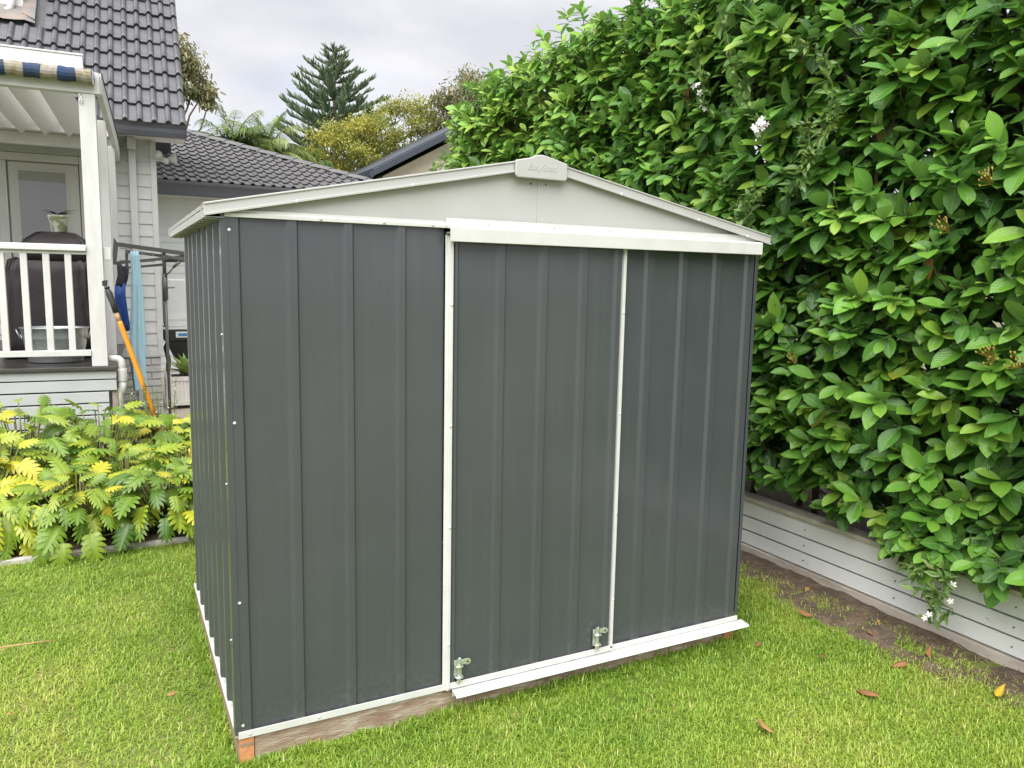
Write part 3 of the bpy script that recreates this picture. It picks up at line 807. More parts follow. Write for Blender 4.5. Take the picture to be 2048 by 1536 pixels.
pit = math.pi / 4
roof = MB().prism([(2.76, 3.27), (5.8, 6.31), (8.85, 3.27), (8.75, 3.22), (5.8, 6.19), (2.86, 3.25)], 'x', -3.2, 0.775).build('roof', M['tile'], house)
tmes = []
for k in range(3):
    tm_ = tile_mesh('roof_tile', 0.29, 0.365, M['tile'], roll=0.042, th=0.018, lift=0.036)
    tmes.append(tm_)
GA = 0.325
for r_ in range(10):
    for c_ in range(12):
        u0 = 0.80 - 0.29 * (c_ + 1)
        t0 = -0.05 + GA * r_
        if u0 < -0.74 and 1.55 < t0 and u0 > -2.3: continue       # covered by the dormer apron
        jt, jn = rr.uniform(-.006, .006), rr.uniform(-.002, .003)
        cth, sth = math.cos(pit), math.sin(pit)
        Mt = Matrix.Translation((u0, 2.75 + (t0 + jt) * cth - (0.012 + jn) * sth, 3.275 + (t0 + jt) * sth + (0.012 + jn) * cth)) @ Matrix.Rotation(pit, 4, 'X') @ Matrix.Rotation(rr.uniform(-.006, .006), 4, 'Z')
        inst('roof_tile', tmes[0], roof, Mt)
# verge edge
MB().hexa([(0.775, 2.76, 3.22), (0.80, 2.76, 3.22), (0.80, 5.75, 6.21), (0.775, 5.75, 6.21), (0.775, 2.74, 3.275), (0.80, 2.74, 3.275), (0.80, 5.73, 6.265), (0.775, 5.73, 6.265)]).build('verge', M['tile'], roof)
# dormer corner with its lead apron, top left of the picture
dm = MB().box(-2.4, 4.13, 4.60, -0.885, 5.6, 6.3).build('dormer', M['board_grey'], house, fix=False)
for k in range(8):
    z0 = 4.655 + k * 0.14
    MB().prism([(4.105, z0), (4.129, z0), (4.129, z0 + .144), (4.117, z0 + .144)], 'x', -2.4, -0.88).build('weatherboard', M['board_grey'], dm)
MB().tube([(-1.45, 4.06, 4.60), (-1.16, 4.06, 4.60), (-1.07, 4.06, 4.61), (-1.01, 4.06, 4.65), (-0.985, 4.06, 4.73), (-0.985, 4.06, 5.4)], 0.036, 14).build('waste_pipe', M['pvc'], dm, smooth=True)
ap = MB()
ax_ = np.linspace(-2.3, -0.75, 16); at_ = np.linspace(1.66, 1.96, 5)
vsx = []; fsx = []
for j, t0 in enumerate(at_):
    for i, u0 in enumerate(ax_):
        wv = 0.018 * math.sin(u0 * 36) * (1 - j / 4) + 0.06
        vsx.append((u0, 2.75 + t0 * .7071 - wv * .7071, 3.275 + t0 * .7071 + wv * .7071))
for j in range(4):
    for i in range(15):
        b0 = j * 16 + i
        fsx.append((b0, b0 + 1, b0 + 17, b0 + 16))
ap.add(vsx, fsx).build('lead_apron', M['lead'], house, smooth=True)
MB().hexa([(-0.885, 4.00, 4.56), (-0.75, 3.93, 4.49), (-0.75, 5.2, 5.76), (-0.885, 5.2, 5.76), (-0.885, 3.97, 4.60), (-0.75, 3.90, 4.53), (-0.75, 5.17, 5.80), (-0.885, 5.17, 5.83)]).build('lead_apron', M['lead'], house)

# twin flood light on the corner board
fl_ = thing('flood_light', 'small white twin security flood light on house corner', 'light', (0, 0, 0))
fl_.location = HO; fl_.rotation_euler = (0, 0, HA)
MB().tube([(0.479, WV + .02, 2.955), (0.52, WV - .02, 2.955)], 0.035, 12).build('base', M['paint_white'], fl_)
MB().tube([(0.50, WV - .02, 2.96), (0.57, WV - .06, 2.93), (0.60, WV - .08, 2.91)], [.028, .03, .03], 12).build('sensor', M['paint_white'], fl_)
MB().lathe([(0.012, 0.0), (0.02, 0.03), (0.055, 0.07), (0.06, 0.10), (0.0, 0.105)], n=16).build('lamp', M['paint_white'], fl_, smooth=True).matrix_local = Matrix.Translation((0.60, WV - .04, 2.95)) @ Matrix.Rotation(R(80), 4, 'Y')
MB().lathe([(0.012, 0.0), (0.02, 0.03), (0.045, 0.06), (0.05, 0.08), (0.0, 0.085)], n=16).build('lamp', M['paint_white'], fl_, smooth=True).matrix_local = Matrix.Translation((0.50, WV - .06, 2.99)) @ Matrix.Rotation(R(100), 4, 'X')

# ------------------------------------------------------------------ pergola
pg = thing('pergola', 'white timber pergola with louvre roof and square posts over deck', 'pergola', HO, HA)
PX0, PX1 = -0.090, 0.026
box('post', M['paint_post'], pg, PX0, 0.0, 0.837, PX1, 0.115, 2.985, bevel=0.004)
box('post', M['paint_post'], pg, -3.0, 0.0, 0.837, -2.885, 0.115, 2.985, bevel=0.004)
box('post', M['paint_post'], pg, -0.035, 1.0, 0.837, 0.055, 1.09, 2.96, bevel=0.004)
box('post', M['paint_post'], pg, -0.02, 2.2, 0.837, 0.075, 2.29, 2.91, bevel=0.004)
box('front_beam', M['paint_white'], pg, -3.0, -0.004, 2.988, 0.062, 0.09, 3.15, bevel=0.004)
box('roof_fascia', M['paint_white'], pg, -3.0, 0.092, 3.152, -0.052, 0.14, 3.285, bevel=0.004)
box('roof_fascia_cap', M['paint_white'], pg, -3.0, 0.085, 3.287, -0.045, 0.16, 3.30, bevel=0.003)
def sbeam(u0, u1, z0, z1, w_, v0, v1, dz, nm, m):
    MB().hexa([(u0, v0, z0), (u0 + w_, v0, z0), (u1 + w_, v1, z0 - dz), (u1, v1, z0 - dz),
               (u0, v0, z1), (u0 + w_, v0, z1), (u1 + w_, v1, z1 - dz), (u1, v1, z1 - dz)]).build(nm, m, pg, bevel=0.004)
sbeam(0.028, 0.058, 3.005, 3.165, 0.045, 0.092, WV - 0.02, 0.13, 'side_beam', M['paint_white'])
sbeam(0.074, 0.104, 3.158, 3.172, 0.006, 0.092, WV - 0.02, 0.13, 'side_beam_cap', M['dark_gap'])
box('back_beam', M['paint_white'], pg, -3.0, 2.70, 2.93, 0.03, 2.76, 3.06, bevel=0.004)
box('ledger', M['louvre'], pg, -3.0, 2.95, 3.022, 0.03, WV - 0.02, 3.17)
box('ceiling_bulkhead', M['louvre'], pg, -3.0, 2.55, 3.062, 0.02, 2.949, 3.17)
for k in range(12):
    c = -0.28 - 0.215 * k
    hw, th = 0.122, 0.016
    ang = R(48)
    a = (c - hw * math.cos(ang), 3.10 - hw * math.sin(ang)); b = (c + hw * math.cos(ang), 3.10 + hw * math.sin(ang))
    nx, nz = -math.sin(ang) * th, math.cos(ang) * th
    mid = ((a[0] + b[0]) / 2 + nx * 1.6, (a[1] + b[1]) / 2 + nz * 1.6)
    MB().prism([a, ((a[0] + b[0]) / 2, (a[1] + b[1]) / 2 - .004), b, (b[0] + nx, b[1] + nz), mid, (a[0] + nx, a[1] + nz)], 'y', 0.16, 2.54).build('louvre_blade', M['louvre'], pg)
box('bracket_box', M['paint_white'], pg, 0.028, 0.03, 1.70, 0.085, 0.09, 1.80, bevel=0.004)
MB().tube([(-0.07, -.005, 2.985), (-0.07, -.012, 2.95), (-0.062, -.015, 2.925), (-0.072, -.015, 2.905), (-0.082, -.015, 2.925), (-.07, -.012, 2.94)], .0045, 8).build('hook', M['zinc'], pg, smooth=True)

# rolled awning: blue and white bands
aw = thing('rolled_awning', 'rolled blue and mildewed white striped awning under pergola beam', 'awning', HO, HA)
bands = [(-1.90, -1.72), (-1.72, -1.55), (-1.55, -1.37), (-1.37, -1.20), (-1.20, -1.02), (-1.02, -0.85), (-0.85, -0.665), (-0.665, -0.505), (-0.505, -0.345), (-0.345, -0.19), (-0.19, -0.095), (-0.095, 0.005)]
cols_ = ['b', 'w'] * 6
bands = [(-1.64, -1.46), (-1.46, -1.28), (-1.28, -1.10), (-1.10, -0.92), (-0.92, -0.735), (-0.735, -0.560), (-0.560, -0.440), (-0.440, -0.325), (-0.325, -0.215), (-0.215, -0.105), (-0.105, 0.018)]
bands = [(0.018 - 0.115 * (i + 1), 0.018 - 0.115 * i) for i in range(16)]
for i, (a, b) in enumerate(bands):
    m = M['awn_white'] if i % 2 == 0 else M['blue']
    sg = MB()
    n_ = 4
    for j in range(1):
        pts = [(a + (b - a) * q / n_, -0.060 + 0.003 * math.sin(i * 2.1 + q), 3.103 + 0.003 * math.sin(i * 1.3 + q * 1.7)) for q in range(n_ + 1)]
        sg.tube(pts, [0.054 + 0.002 * math.sin(i + q) for q in range(n_ + 1)], 14)
    so = sg.build('canvas_band', m, aw, smooth=False)
box('roller_end', M['galv'], aw, 0.020, -0.10, 3.045, 0.026, -0.01, 3.14)
MB().tube([(0.028, -.07, 3.13), (0.030, -.075, 3.09), (0.028, -.06, 3.055)], .006, 8).build('crank_loop', M['galv'], aw)

# ------------------------------------------------------------------ deck
dk = thing('deck', 'raised dark timber deck with grey slatted skirt and white railing', 'deck', HO, HA)
for k in range(24):
    v0 = -0.03 + k * 0.136
    if v0 > WV - 0.2: break
    box('deck_board', M['deck'], dk, -3.2, v0, 0.805, 0.085, v0 + 0.131, 0.835, bevel=0.003)
box('dark_void_fill', M['dark_gap'], dk, -3.2, 0.03, G - 0.05, 0.0, WV - .1, 0.80)  # solid near-black block paints in the shade of the hollow under the deck
for i, (z0, z1, u1) in enumerate(((0.732, 0.800, 0.083), (0.636, 0.722, 0.083), (0.538, 0.624, 0.022), (0.440, 0.526, 0.022), (0.342, 0.428, 0.022), (0.244, 0.330, 0.022), (0.146, 0.232, 0.022), (0.048, 0.134, 0.022), (-0.05, 0.036, 0.022))):
    box('skirt_board', M['skirt_grey'], dk, -3.2, 0.0, z0, u1, 0.026, z1, bevel=0.003)
    if i > 1: box('skirt_end', M['skirt_grey'], dk, -0.12, 0.0265, z0 - .012, 0.020, 0.03, z1)
MB().prism([(-0.028, 1.765), (0.062, 1.765), (0.062, 1.79), (0.052, 1.815), (-0.018, 1.815), (-0.028, 1.79)], 'x', -2.9, PX0 - 0.001).build('top_rail', M['paint_white'], dk, bevel=0.003)
box('under_rail', M['paint_white'], dk, -2.9, 0.0, 1.738, PX0 - .001, 0.035, 1.764, bevel=0.002)
box('bottom_rail', M['paint_white'], dk, -2.9, -0.012, 0.925, PX0 - 0.001, 0.05, 0.972, bevel=0.003)
for k in range(18):
    c = -0.222 - 0.1515 * k
    box('baluster', M['paint_white'], dk, c - 0.0235, 0.0, 0.9725, c + 0.0235, 0.035, 1.7375, bevel=0.003)

# ------------------------------------------------------------------ things on the deck
bq = thing('barbecue', 'barbecue under a dark brown fabric cover on the deck', 'barbecue', HO, HA)
def loft(secs, n=56, power=9.0):
    """secs: (z, u0, u1, v0, v1) -> rounded boxes stacked"""
    m = MB(); vs = []; fs = []
    for (z, u0, u1, v0, v1) in secs:
        for k in range(n):
            a = 2 * math.pi * k / n
            ca, sa = math.cos(a), math.sin(a)
            vs.append(((u0 + u1) / 2 + (u1 - u0) / 2 * math.copysign(abs(ca) ** (2 / power), ca),
                       (v0 + v1) / 2 + (v1 - v0) / 2 * math.copysign(abs(sa) ** (2 / power), sa) + 0.010 * math.sin(k * 1.9 + z * 7) + 0.006 * math.sin(k * 3.7 - z * 13), z + 0.006 * math.sin(k * 1.3)))
    for i in range(len(secs) - 1):
        for k in range(n):
            fs.append((i * n + k, i * n + (k + 1) % n, (i + 1) * n + (k + 1) % n, (i + 1) * n + k))
    fs.append(tuple(range(n - 1, -1, -1)))
    fs.append(tuple(range((len(secs) - 1) * n, len(secs) * n)))
    return m.add(vs, fs)
loft([(0.85, -0.83, -0.085, 0.74, 1.28), (1.0, -0.815, -0.095, 0.75, 1.27), (1.15, -0.812, -0.10, 0.752, 1.265), (1.3, -0.80, -0.105, 0.76, 1.26), (1.45, -0.785, -0.11, 0.768, 1.252), (1.60, -0.775, -0.105, 0.77, 1.25), (1.69, -0.755, -0.115, 0.78, 1.24), (1.715, -0.70, -0.16, 0.81, 1.21)]).build('body_cover', M['cover'], bq, smooth=True)
loft([(1.70, -0.66, -0.12, 0.78, 1.22), (1.82, -0.655, -0.125, 0.79, 1.21), (1.87, -0.63, -0.14, 0.81, 1.19), (1.935, -0.54, -0.22, 0.87, 1.13), (1.945, -0.48, -0.28, 0.92, 1.08)], power=8).build('hood_cover', M['cover'], bq, smooth=True)

tb = thing('tub', 'galvanised oval metal tub with ring handles behind the railing', 'tub', (0, 0, 0))
tb.location = (HO[0] + math.cos(HA) * -0.385 - math.sin(HA) * 0.45, HO[1] + math.sin(HA) * -0.385 + math.cos(HA) * 0.45, 0.836); tb.rotation_euler = (0, 0, HA)
MB().lathe([(0.0, 0.004), (0.188, 0.004), (0.192, 0.012), (0.205, 0.08), (0.209, 0.085), (0.209, 0.093), (0.208, 0.10), (0.225, 0.20), (0.228, 0.205), (0.228, 0.213), (0.238, 0.285), (0.246, 0.29), (0.246, 0.298), (0.238, 0.298), (0.230, 0.285), (0.19, 0.02), (0.0, 0.016)], n=36, sx=1.06, sy=0.72).build('tub_body', M['galv'], tb, smooth=True)
for s_ in (-1, 1):
    pts = [(s_ * (0.258 + 0.02 * math.sin(q)), 0.045 * math.cos(q), 0.235 + 0.045 * math.sin(q)) for q in np.linspace(0, 2 * math.pi, 17)]
    MB().tube(pts, 0.006, 8).build('handle', M['galv'], tb, smooth=True)

pp = thing('pot_plant', 'white and green patterned pot with dark strappy plant on barbecue cover', 'pot plant', (0, 0, 0))
pp.location = (HO[0] + math.cos(HA) * -0.36 - math.sin(HA) * 1.0, HO[1] + math.sin(HA) * -0.36 + math.cos(HA) * 1.0, 1.946); pp.rotation_euler = (0, 0, HA)
MB().lathe([(0.0, 0.0), (0.055, 0.0), (0.062, 0.01), (0.082, 0.13), (0.088, 0.135), (0.088, 0.155), (0.078, 0.155), (0.07, 0.13), (0.0, 0.125)], n=28).build('pot', M['pot'], pp, smooth=True)
T_strap = blade_template(6, 0.2, 0.3, 0.45)
for k in range(12):
    a = k * 2.4
    d_ = np.array((math.cos(a), math.sin(a), 0.6 + 0.8 * rr.random()))
    V_, F_, A_ = scatter(T_strap, np.array([(0, 0, 0.13)]), d_[None], np.array([(0, 0, 1.0)]), [0.13 + .06 * rr.random()], [rr.random() * .2])
    inst('leaf', arr_mesh('leaf', V_, [F_], M['dark_leaf'], A_), pp)

# ------------------------------------------------------------------ beside the deck
pi_ = thing('drain_pipe', 'white plastic drain pipe bending down beside the deck', 'pipe', HO, HA)
MB().tube([(0.03, 0.075, 0.893), (0.075, 0.075, 0.893), (0.100, 0.075, 0.888), (0.118, 0.075, 0.872), (0.124, 0.075, 0.845), (0.124, 0.075, 0.70)], 0.029, 16).build('elbow', M['pvc'], pi_, smooth=True)
MB().lathe([(0.036, 0.70), (0.037, 0.705), (0.037, 0.80), (0.034, 0.806), (0.029, 0.806)], (0.124, 0.075, 0), 18).build('collar', M['pvc'], pi_, smooth=True)
MB().tube([(0.124, 0.075, 0.70), (0.120, 0.075, 0.64), (0.098, 0.075, 0.60), (0.09, 0.075, 0.5), (0.085, 0.075, G)], 0.031, 14).build('down_section', M['pvc'], pi_, smooth=True)
st_ = thing('garden_stake', 'weathered pale timber stake beside the drain pipe', 'stake', HO, HA)
MB().hexa([(0.03, 0.03, G), (0.085, 0.03, G), (0.085, 0.06, G), (0.03, 0.06, G), (0.045, 0.03, 0.62), (0.085, 0.03, 0.64), (0.085, 0.06, 0.64), (0.045, 0.06, 0.62)]).build('stake', M['bark_pale'], st_, bevel=.003)

po = thing('long_handled_tool', 'orange shafted long garden tool with black grip leaning beside deck', 'garden tool')
P0, P1 = np.array((-0.357, 4.30, 1.49)), np.array((-0.045, 4.15, 0.42))
pt = lambda t: tuple(P0 + (P1 - P0) * t)
MB().tube([pt(0.0), pt(0.015)], [0.018, 0.02], 10).tube([pt(0.015), pt(0.05), pt(0.12), pt(0.19)], [0.014, 0.026, 0.021, 0.024], 12).build('grip', M['rubber'], po, smooth=True)
MB().hexa([tuple(np.array(pt(-.03)) + q) for q in ((-.02, -.012, -.03), (.012, -.012, -.03), (.012, .012, -.03), (-.02, .012, -.03), (-.022, -.012, .012), (.02, -.012, .02), (.02, .012, .02), (-.022, .012, .012))]).build('grip_end', M['rubber'], po, bevel=.004)
MB().tube([pt(0.19), pt(0.26)], 0.017, 12).build('ferrule', M['wood_pole'], po, smooth=True)
MB().tube([pt(0.255), pt(0.28), pt(1.0), pt(1.35)], [0.017, 0.0195, 0.0195, 0.0195], 14).build('shaft', M['orange'], po, smooth=True)

# rotary clothes hoist
ho = thing('clothes_hoist', 'folding grey rotary clothes hoist with crank behind the shed', 'clothes hoist', (0.20, 6.6, G))
zb = -G
MB().tube([(0, 0, 0), (0, 0, 1.50 + zb)], 0.016, 12).build('mast', M['hoist'], ho, smooth=True)
MB().tube([(0, 0, 1.32 + zb), (0, 0, 1.60 + zb)], 0.027, 12).tube([(0, 0, 1.60 + zb), (0, 0, 1.84 + zb)], 0.019, 12).build('mast_sleeve', M['hoist'], ho, smooth=True)
MB().tube([(0.0, -0.03, 1.585 + zb), (0.04, -0.04, 1.61 + zb), (0.10, -0.05, 1.69 + zb)], 0.009, 8).tube([(0.085, -0.05, 1.67 + zb), (0.15, -0.06, 1.735 + zb)], 0.016, 10).tube([(0, -.02, 1.45 + zb), (0.09, -.05, 1.455 + zb)], 0.007, 8).build('crank', M['hoist'], ho, smooth=True)
def bar(a, b, w_, h_, nm='arm'):
    a = np.array(a, float); b = np.array(b, float)
    w_ *= 1.3; h_ *= 1.35
    t = unit(b - a); s_ = unit(np.cross(t, (0, 0, 1.0))); n_ = np.cross(s_, t)
    c = []
    for q in (a, b):
        c += [q - s_ * w_ - n_ * h_, q + s_ * w_ - n_ * h_, q + s_ * w_ + n_ * h_, q - s_ * w_ + n_ * h_]
    return MB().hexa([tuple(v) for v in c]).build(nm, M['hoist'], ho, bevel=0.002)
tip1 = (-0.46, -0.15, 1.905 + zb); tip2 = (-0.38, 0.55, 1.80 + zb); tip3 = (0.52, 0.5, 1.86 + zb); tip4 = (0.60, -0.1, 1.80 + zb)
hub_t = (0, 0, 1.80 + zb); hub_b = (0, 0, 1.70 + zb)
bar((-0.45, -0.12, 1.895 + zb), (0.42, 0.05, 1.80 + zb), 0.009, 0.016)
bar((-0.48, -0.12, 1.70 + zb), (0.10, 0.0, 1.775 + zb), 0.008, 0.012)
bar((0.10, 0.0, 1.775 + zb), (0.42, 0.05, 1.83 + zb), 0.009, 0.014)
bar((-0.36, 0.25, 1.835 + zb), (0.0, 0.0, 1.79 + zb), 0.008, 0.012)
bar((-0.34, 0.25, 1.66 + zb), (0.0, 0.0, 1.70 + zb), 0.007, 0.009)
bar((0.0, 0.0, 1.74 + zb), (0.50, 0.30, 1.76 + zb), 0.008, 0.012)
bar((0.0, 0.0, 1.79 + zb), (0.55, -0.22, 1.70 + zb), 0.008, 0.012)
MB().hexa([(-0.505, -0.13, 1.685 + zb), (-0.465, -0.13, 1.685 + zb), (-0.465, -0.11, 1.685 + zb), (-0.505, -0.11, 1.685 + zb), (-0.475, -0.13, 1.965 + zb), (-0.435, -0.13, 1.895 + zb), (-0.435, -0.11, 1.895 + zb), (-0.475, -0.11, 1.965 + zb)]).build('arm_end', M['hoist'], ho, bevel=.003)
MB().hexa([(-0.375, 0.24, 1.65 + zb), (-0.345, 0.24, 1.65 + zb), (-0.345, 0.26, 1.65 + zb), (-0.375, 0.26, 1.65 + zb), (-0.37, 0.24, 1.86 + zb), (-0.34, 0.24, 1.83 + zb), (-0.34, 0.26, 1.83 + zb), (-0.37, 0.26, 1.86 + zb)]).build('arm_end', M['hoist'], ho, bevel=.003)
lines = MB()
for t_ in (0.25, 0.5, 0.75, 0.95):
    a = np.array((-0.46 * t_, -0.14 * t_, 1.78 + 0.10 * t_ + zb)); b = np.array((-0.36 * t_, 0.25 * t_, 1.79 + .03 * t_ + zb)); c = np.array((0.5 * t_, 0.3 * t_, 1.74 + zb))
    lines.tube([a, (a + b) / 2 - (0, 0, .01), b], 0.002, 5).tube([b, (b + c) / 2 - (0, 0, .02), c], 0.002, 5)
lines.build('line', M['plastic_grey'], ho)

# towel on the hoist: gathered, hanging in folds
tw = MB(); vs_ = []; fs_ = []
nt_, nz_ = 40, 26
for j in range(nz_ + 1):
    t = j / nz_
    z = 1.82 - 1.40 * t
    wdt = 0.030 + 0.030 * min(1, t * 1.6) - 0.004 * max(0, t - .8) * 5
    cx = -0.095 - 0.018 * t * (1 - t) + 0.008 * math.sin(t * 6)
    for i in range(nt_):
        a = 2 * math.pi * i / nt_
        rip = 1 + 0.26 * math.sin(5 * a + 1.2 * math.sin(t * 3)) + 0.12 * math.sin(9 * a + t * 4)
        vs_.append((cx + wdt * rip * math.cos(a), 6.2 + 0.045 * rip * math.sin(a), z + (0.03 * math.cos(a) if j == nz_ else 0)))
for j in range(nz_):
    for i in range(nt_):
        fs_.append((j * nt_ + i, j * nt_ + (i + 1) % nt_, (j + 1) * nt_ + (i + 1) % nt_, (j + 1) * nt_ + i))
fs_.append(tuple(range(nt_)))
twl = tw.add(vs_, fs_).build('towel', M['towel'], None, smooth=True)
tag(twl, 'long pale blue towel hanging from the clothes hoist', 'towel')
# wetsuit
ws = thing('wetsuit', 'black and royal blue wetsuit hanging beside the pale towel', 'wetsuit', (0, 6.3, 0))
def limb(pts, rads, nm, m, flat=0.55):
    mb = MB().tube(pts, rads, 14)
    mb.v = [(x, (y) * flat, z) for x, y, z in mb.v]
    return mb.build(nm, m, ws, smooth=True)
limb([(-0.245, 0, 1.71), (-0.232, 0, 1.66), (-0.215, 0, 1.58), (-0.232, 0, 1.50), (-0.243, 0, 1.46)], [0.012, 0.03, 0.044, 0.046, 0.044], 'upper_body', M['suit_black'])
limb([(-0.195, 0.0, 1.67), (-0.172, 0, 1.64), (-0.185, 0, 1.56), (-0.205, 0, 1.48)], [0.01, 0.022, 0.026, 0.022], 'sleeve', M['suit_black'])
limb([(-0.243, 0, 1.47), (-0.252, 0, 1.36), (-0.248, 0, 1.22), (-0.222, 0, 1.10), (-0.208, 0, 1.02)], [0.044, 0.047, 0.044, 0.040, 0.030], 'leg', M['suit_blue'])
limb([(-0.205, -0.02, 1.50), (-0.218, -0.03, 1.38), (-0.210, -0.04, 1.22), (-0.196, -0.03, 1.08), (-0.190, -0.02, 1.01)], [0.018, 0.026, 0.030, 0.030, 0.024], 'leg', M['suit_blue'])
# teal bottle hooked on the deck post and the box unit on its black stand
bt = thing('bottle', 'small teal and white bottle standing at the edge of the deck', 'bottle', HO, HA)
MB().lathe([(0, 0.837), (0.038, 0.837), (0.040, 0.845), (0.040, 0.95), (0.016, 0.985), (0.014, 1.01), (0, 1.01)], (0.035, 2.25, 0), n=16).build('bottle_body', M['teal'], bt, smooth=True)
MB().lathe([(0.0406, 0.865), (0.0406, 0.90)], (0.035, 2.25, 0), n=16).build('label_band', M['label_white'], bt, smooth=True)

un = thing('boxy_appliance', 'pale grey boxy appliance on black tapered stand behind clothes hoist', 'appliance', (0.30, 8.6, G))
zb = -G
box('body', M['plastic_grey'], un, 0.0, 0.0, 0.90 + zb, 0.75, 0.5, 1.54 + zb, bevel=0.02)
box('ledge', M['label_white'], un, -0.03, -0.03, 0.872 + zb, 0.78, 0.5, 0.898 + zb, bevel=0.004)
box('label_plate', M['label_white'], un, 0.03, -0.006, 1.00 + zb, 0.27, -0.001, 1.075 + zb)
box('trim_bar', M['plastic_black'], un, -0.02, -0.04, 0.72 + zb, 0.78, 0.45, 0.870 + zb, bevel=0.006)
box('sticker', M['label_white'], un, 0.12, -0.046, 0.765 + zb, 0.52, -0.041, 0.845 + zb)
tx = box('sticker_print', M['label_blue'], un, 0.15, -0.049, 0.785 + zb, 0.40, -0.0465, 0.822 + zb)
MB().hexa([(0.16, 0.02, 0.36 + zb), (0.62, 0.02, 0.36 + zb), (0.62, 0.4, 0.36 + zb), (0.16, 0.4, 0.36 + zb), (0.0, -0.02, 0.718 + zb), (0.76, -0.02, 0.718 + zb), (0.76, 0.44, 0.718 + zb), (0.0, 0.44, 0.718 + zb)]).build('hopper', M['plastic_black'], un, bevel=0.006)
for (a, b) in ((0.18, 0.05), (0.56, 0.05), (0.18, 0.36), (0.56, 0.36)):
    box('leg', M['plastic_black'], un, a, b, 0.0, a + .04, b + .04, 0.36 + zb)
MB().tube([(0.05, 0.2, 0.72 + zb), (0.0, 0.15, 0.62 + zb), (0.03, 0.12, 0.45 + zb), (0.02, 0.15, 0.3 + zb)], 0.03, 10).build('hose', M['rubber'], un, smooth=True)

# white planter with agave
pl = thing('planter_box', 'white panelled square planter with pale green agave by patio', 'planter', (0.255, 8.05, G))
for (a, b) in ((0, 0), (0.44, 0), (0, 0.44), (0.44, 0.44)):
    box('corner_post', M['planter_white'], pl, a, b, 0.0, a + .06, b + .06, 0.42, bevel=.003)
for k in range(8):
    box('slat', M['planter_white'], pl, 0.062 + k * .0472, 0.018, 0.055, 0.062 + k * .0472 + .0455, 0.034, 0.375, bevel=.0025)
    box('slat', M['planter_white'], pl, 0.018, 0.062 + k * .0472, 0.055, 0.034, 0.062 + k * .0472 + .0455, 0.375, bevel=.0025)
for (z0, z1) in ((0.028, 0.085), (0.345, 0.40)):
    box('rail', M['planter_white'], pl, 0.061, 0.004, z0, 0.439, 0.0175, z1, bevel=.002)
    box('rail', M['planter_white'], pl, 0.004, 0.061, z0, 0.0175, 0.439, z1, bevel=.002)
box('soil', M['soil'], pl, 0.035, 0.035, 0.06, 0.48, 0.48, 0.38)
T_ag = blade_template(7, 0.27, 0.5, 0.25, shape=[0.45, 0.8, 1.0, 0.95, 0.7, 0.35, 0])
for k in range(22):
    a = k * 2.39996
    el_ = R(20 + 62 * (k / 22))
    d_ = np.array((math.cos(a) * math.cos(el_), math.sin(a) * math.cos(el_), math.sin(el_)))
    V_, F_, A_ = scatter(T_ag, np.array([(0.25, 0.25, 0.40)]), d_[None], np.array([(0, 0, 1.0)]) if el_ < 1.2 else np.array([(-math.cos(a), -math.sin(a), .3)]), [0.34 - 0.05 * rr.random()], [rr.random()])
    inst('agave_leaf', arr_mesh('agave_leaf', V_, [F_], M['agave_leaf'], A_), pl)

# ================================================================== REAR WING with hipped roof
rw = thing('rear_house', 'rear house wing with low hipped grey tile roof and pale boards', 'house', (0, 11.0, 0))
XC, ZE, P20 = 4.9, 3.063, R(20)
rwall = box('wall', M['board_back'], rw, -3.0, 0.52, G - .1, XC - 0.5, 6.0, 2.86)
zz = 0.0
while zz < 2.80:
    MB().prism([(0.495, zz), (0.52, zz), (0.52, zz + .131), (0.506, zz + .131)], 'x', -0.6, XC - 0.5).build('weatherboard', M['board_back'], rwall)
    zz += 0.125
box('soffit', M['paint_white'], rw, -3.0, 0.09, 2.862, XC - 0.09, 0.52, 2.876)
box('frieze', M['paint_white'], rw, -3.0, 0.488, 2.80, XC - .5, 0.5, 2.861)
MB().prism([(-0.03, 3.07), (-0.02, 3.075), (0.0, 3.075), (0.002, 3.02), (0.03, 2.97), (0.045, 2.90), (0.085, 2.865), (0.085, 2.85), (0.03, 2.85), (0.018, 2.93), (0.0, 2.985), (-0.028, 3.03)], 'x', -3.0, XC).build('gutter', M['gutter'], rw, bevel=0.003)
box('fascia', M['gutter'], rw, -3.0, 0.086, 2.85, XC - .02, 0.105, 3.08)
t20 = math.tan(P20)
rroof = MB().add([(-4, 0.02, ZE), (XC, 0.02, ZE), (XC - 5.0, 5.02, ZE + 5 * t20), (-4, 5.02, ZE + 5 * t20), (XC, 10.04, ZE), (-4, 10.04, ZE)],
                 [(0, 1, 2, 3), (1, 4, 2), (3, 2, 4, 5)]).build('roof', M['tile_back'], rw)
tb_me = tile_mesh('roof_tile', 0.33, 0.355, M['tile_back'], roll=0.034, th=0.018, lift=0.032)
c20, s20 = math.cos(P20), math.sin(P20)
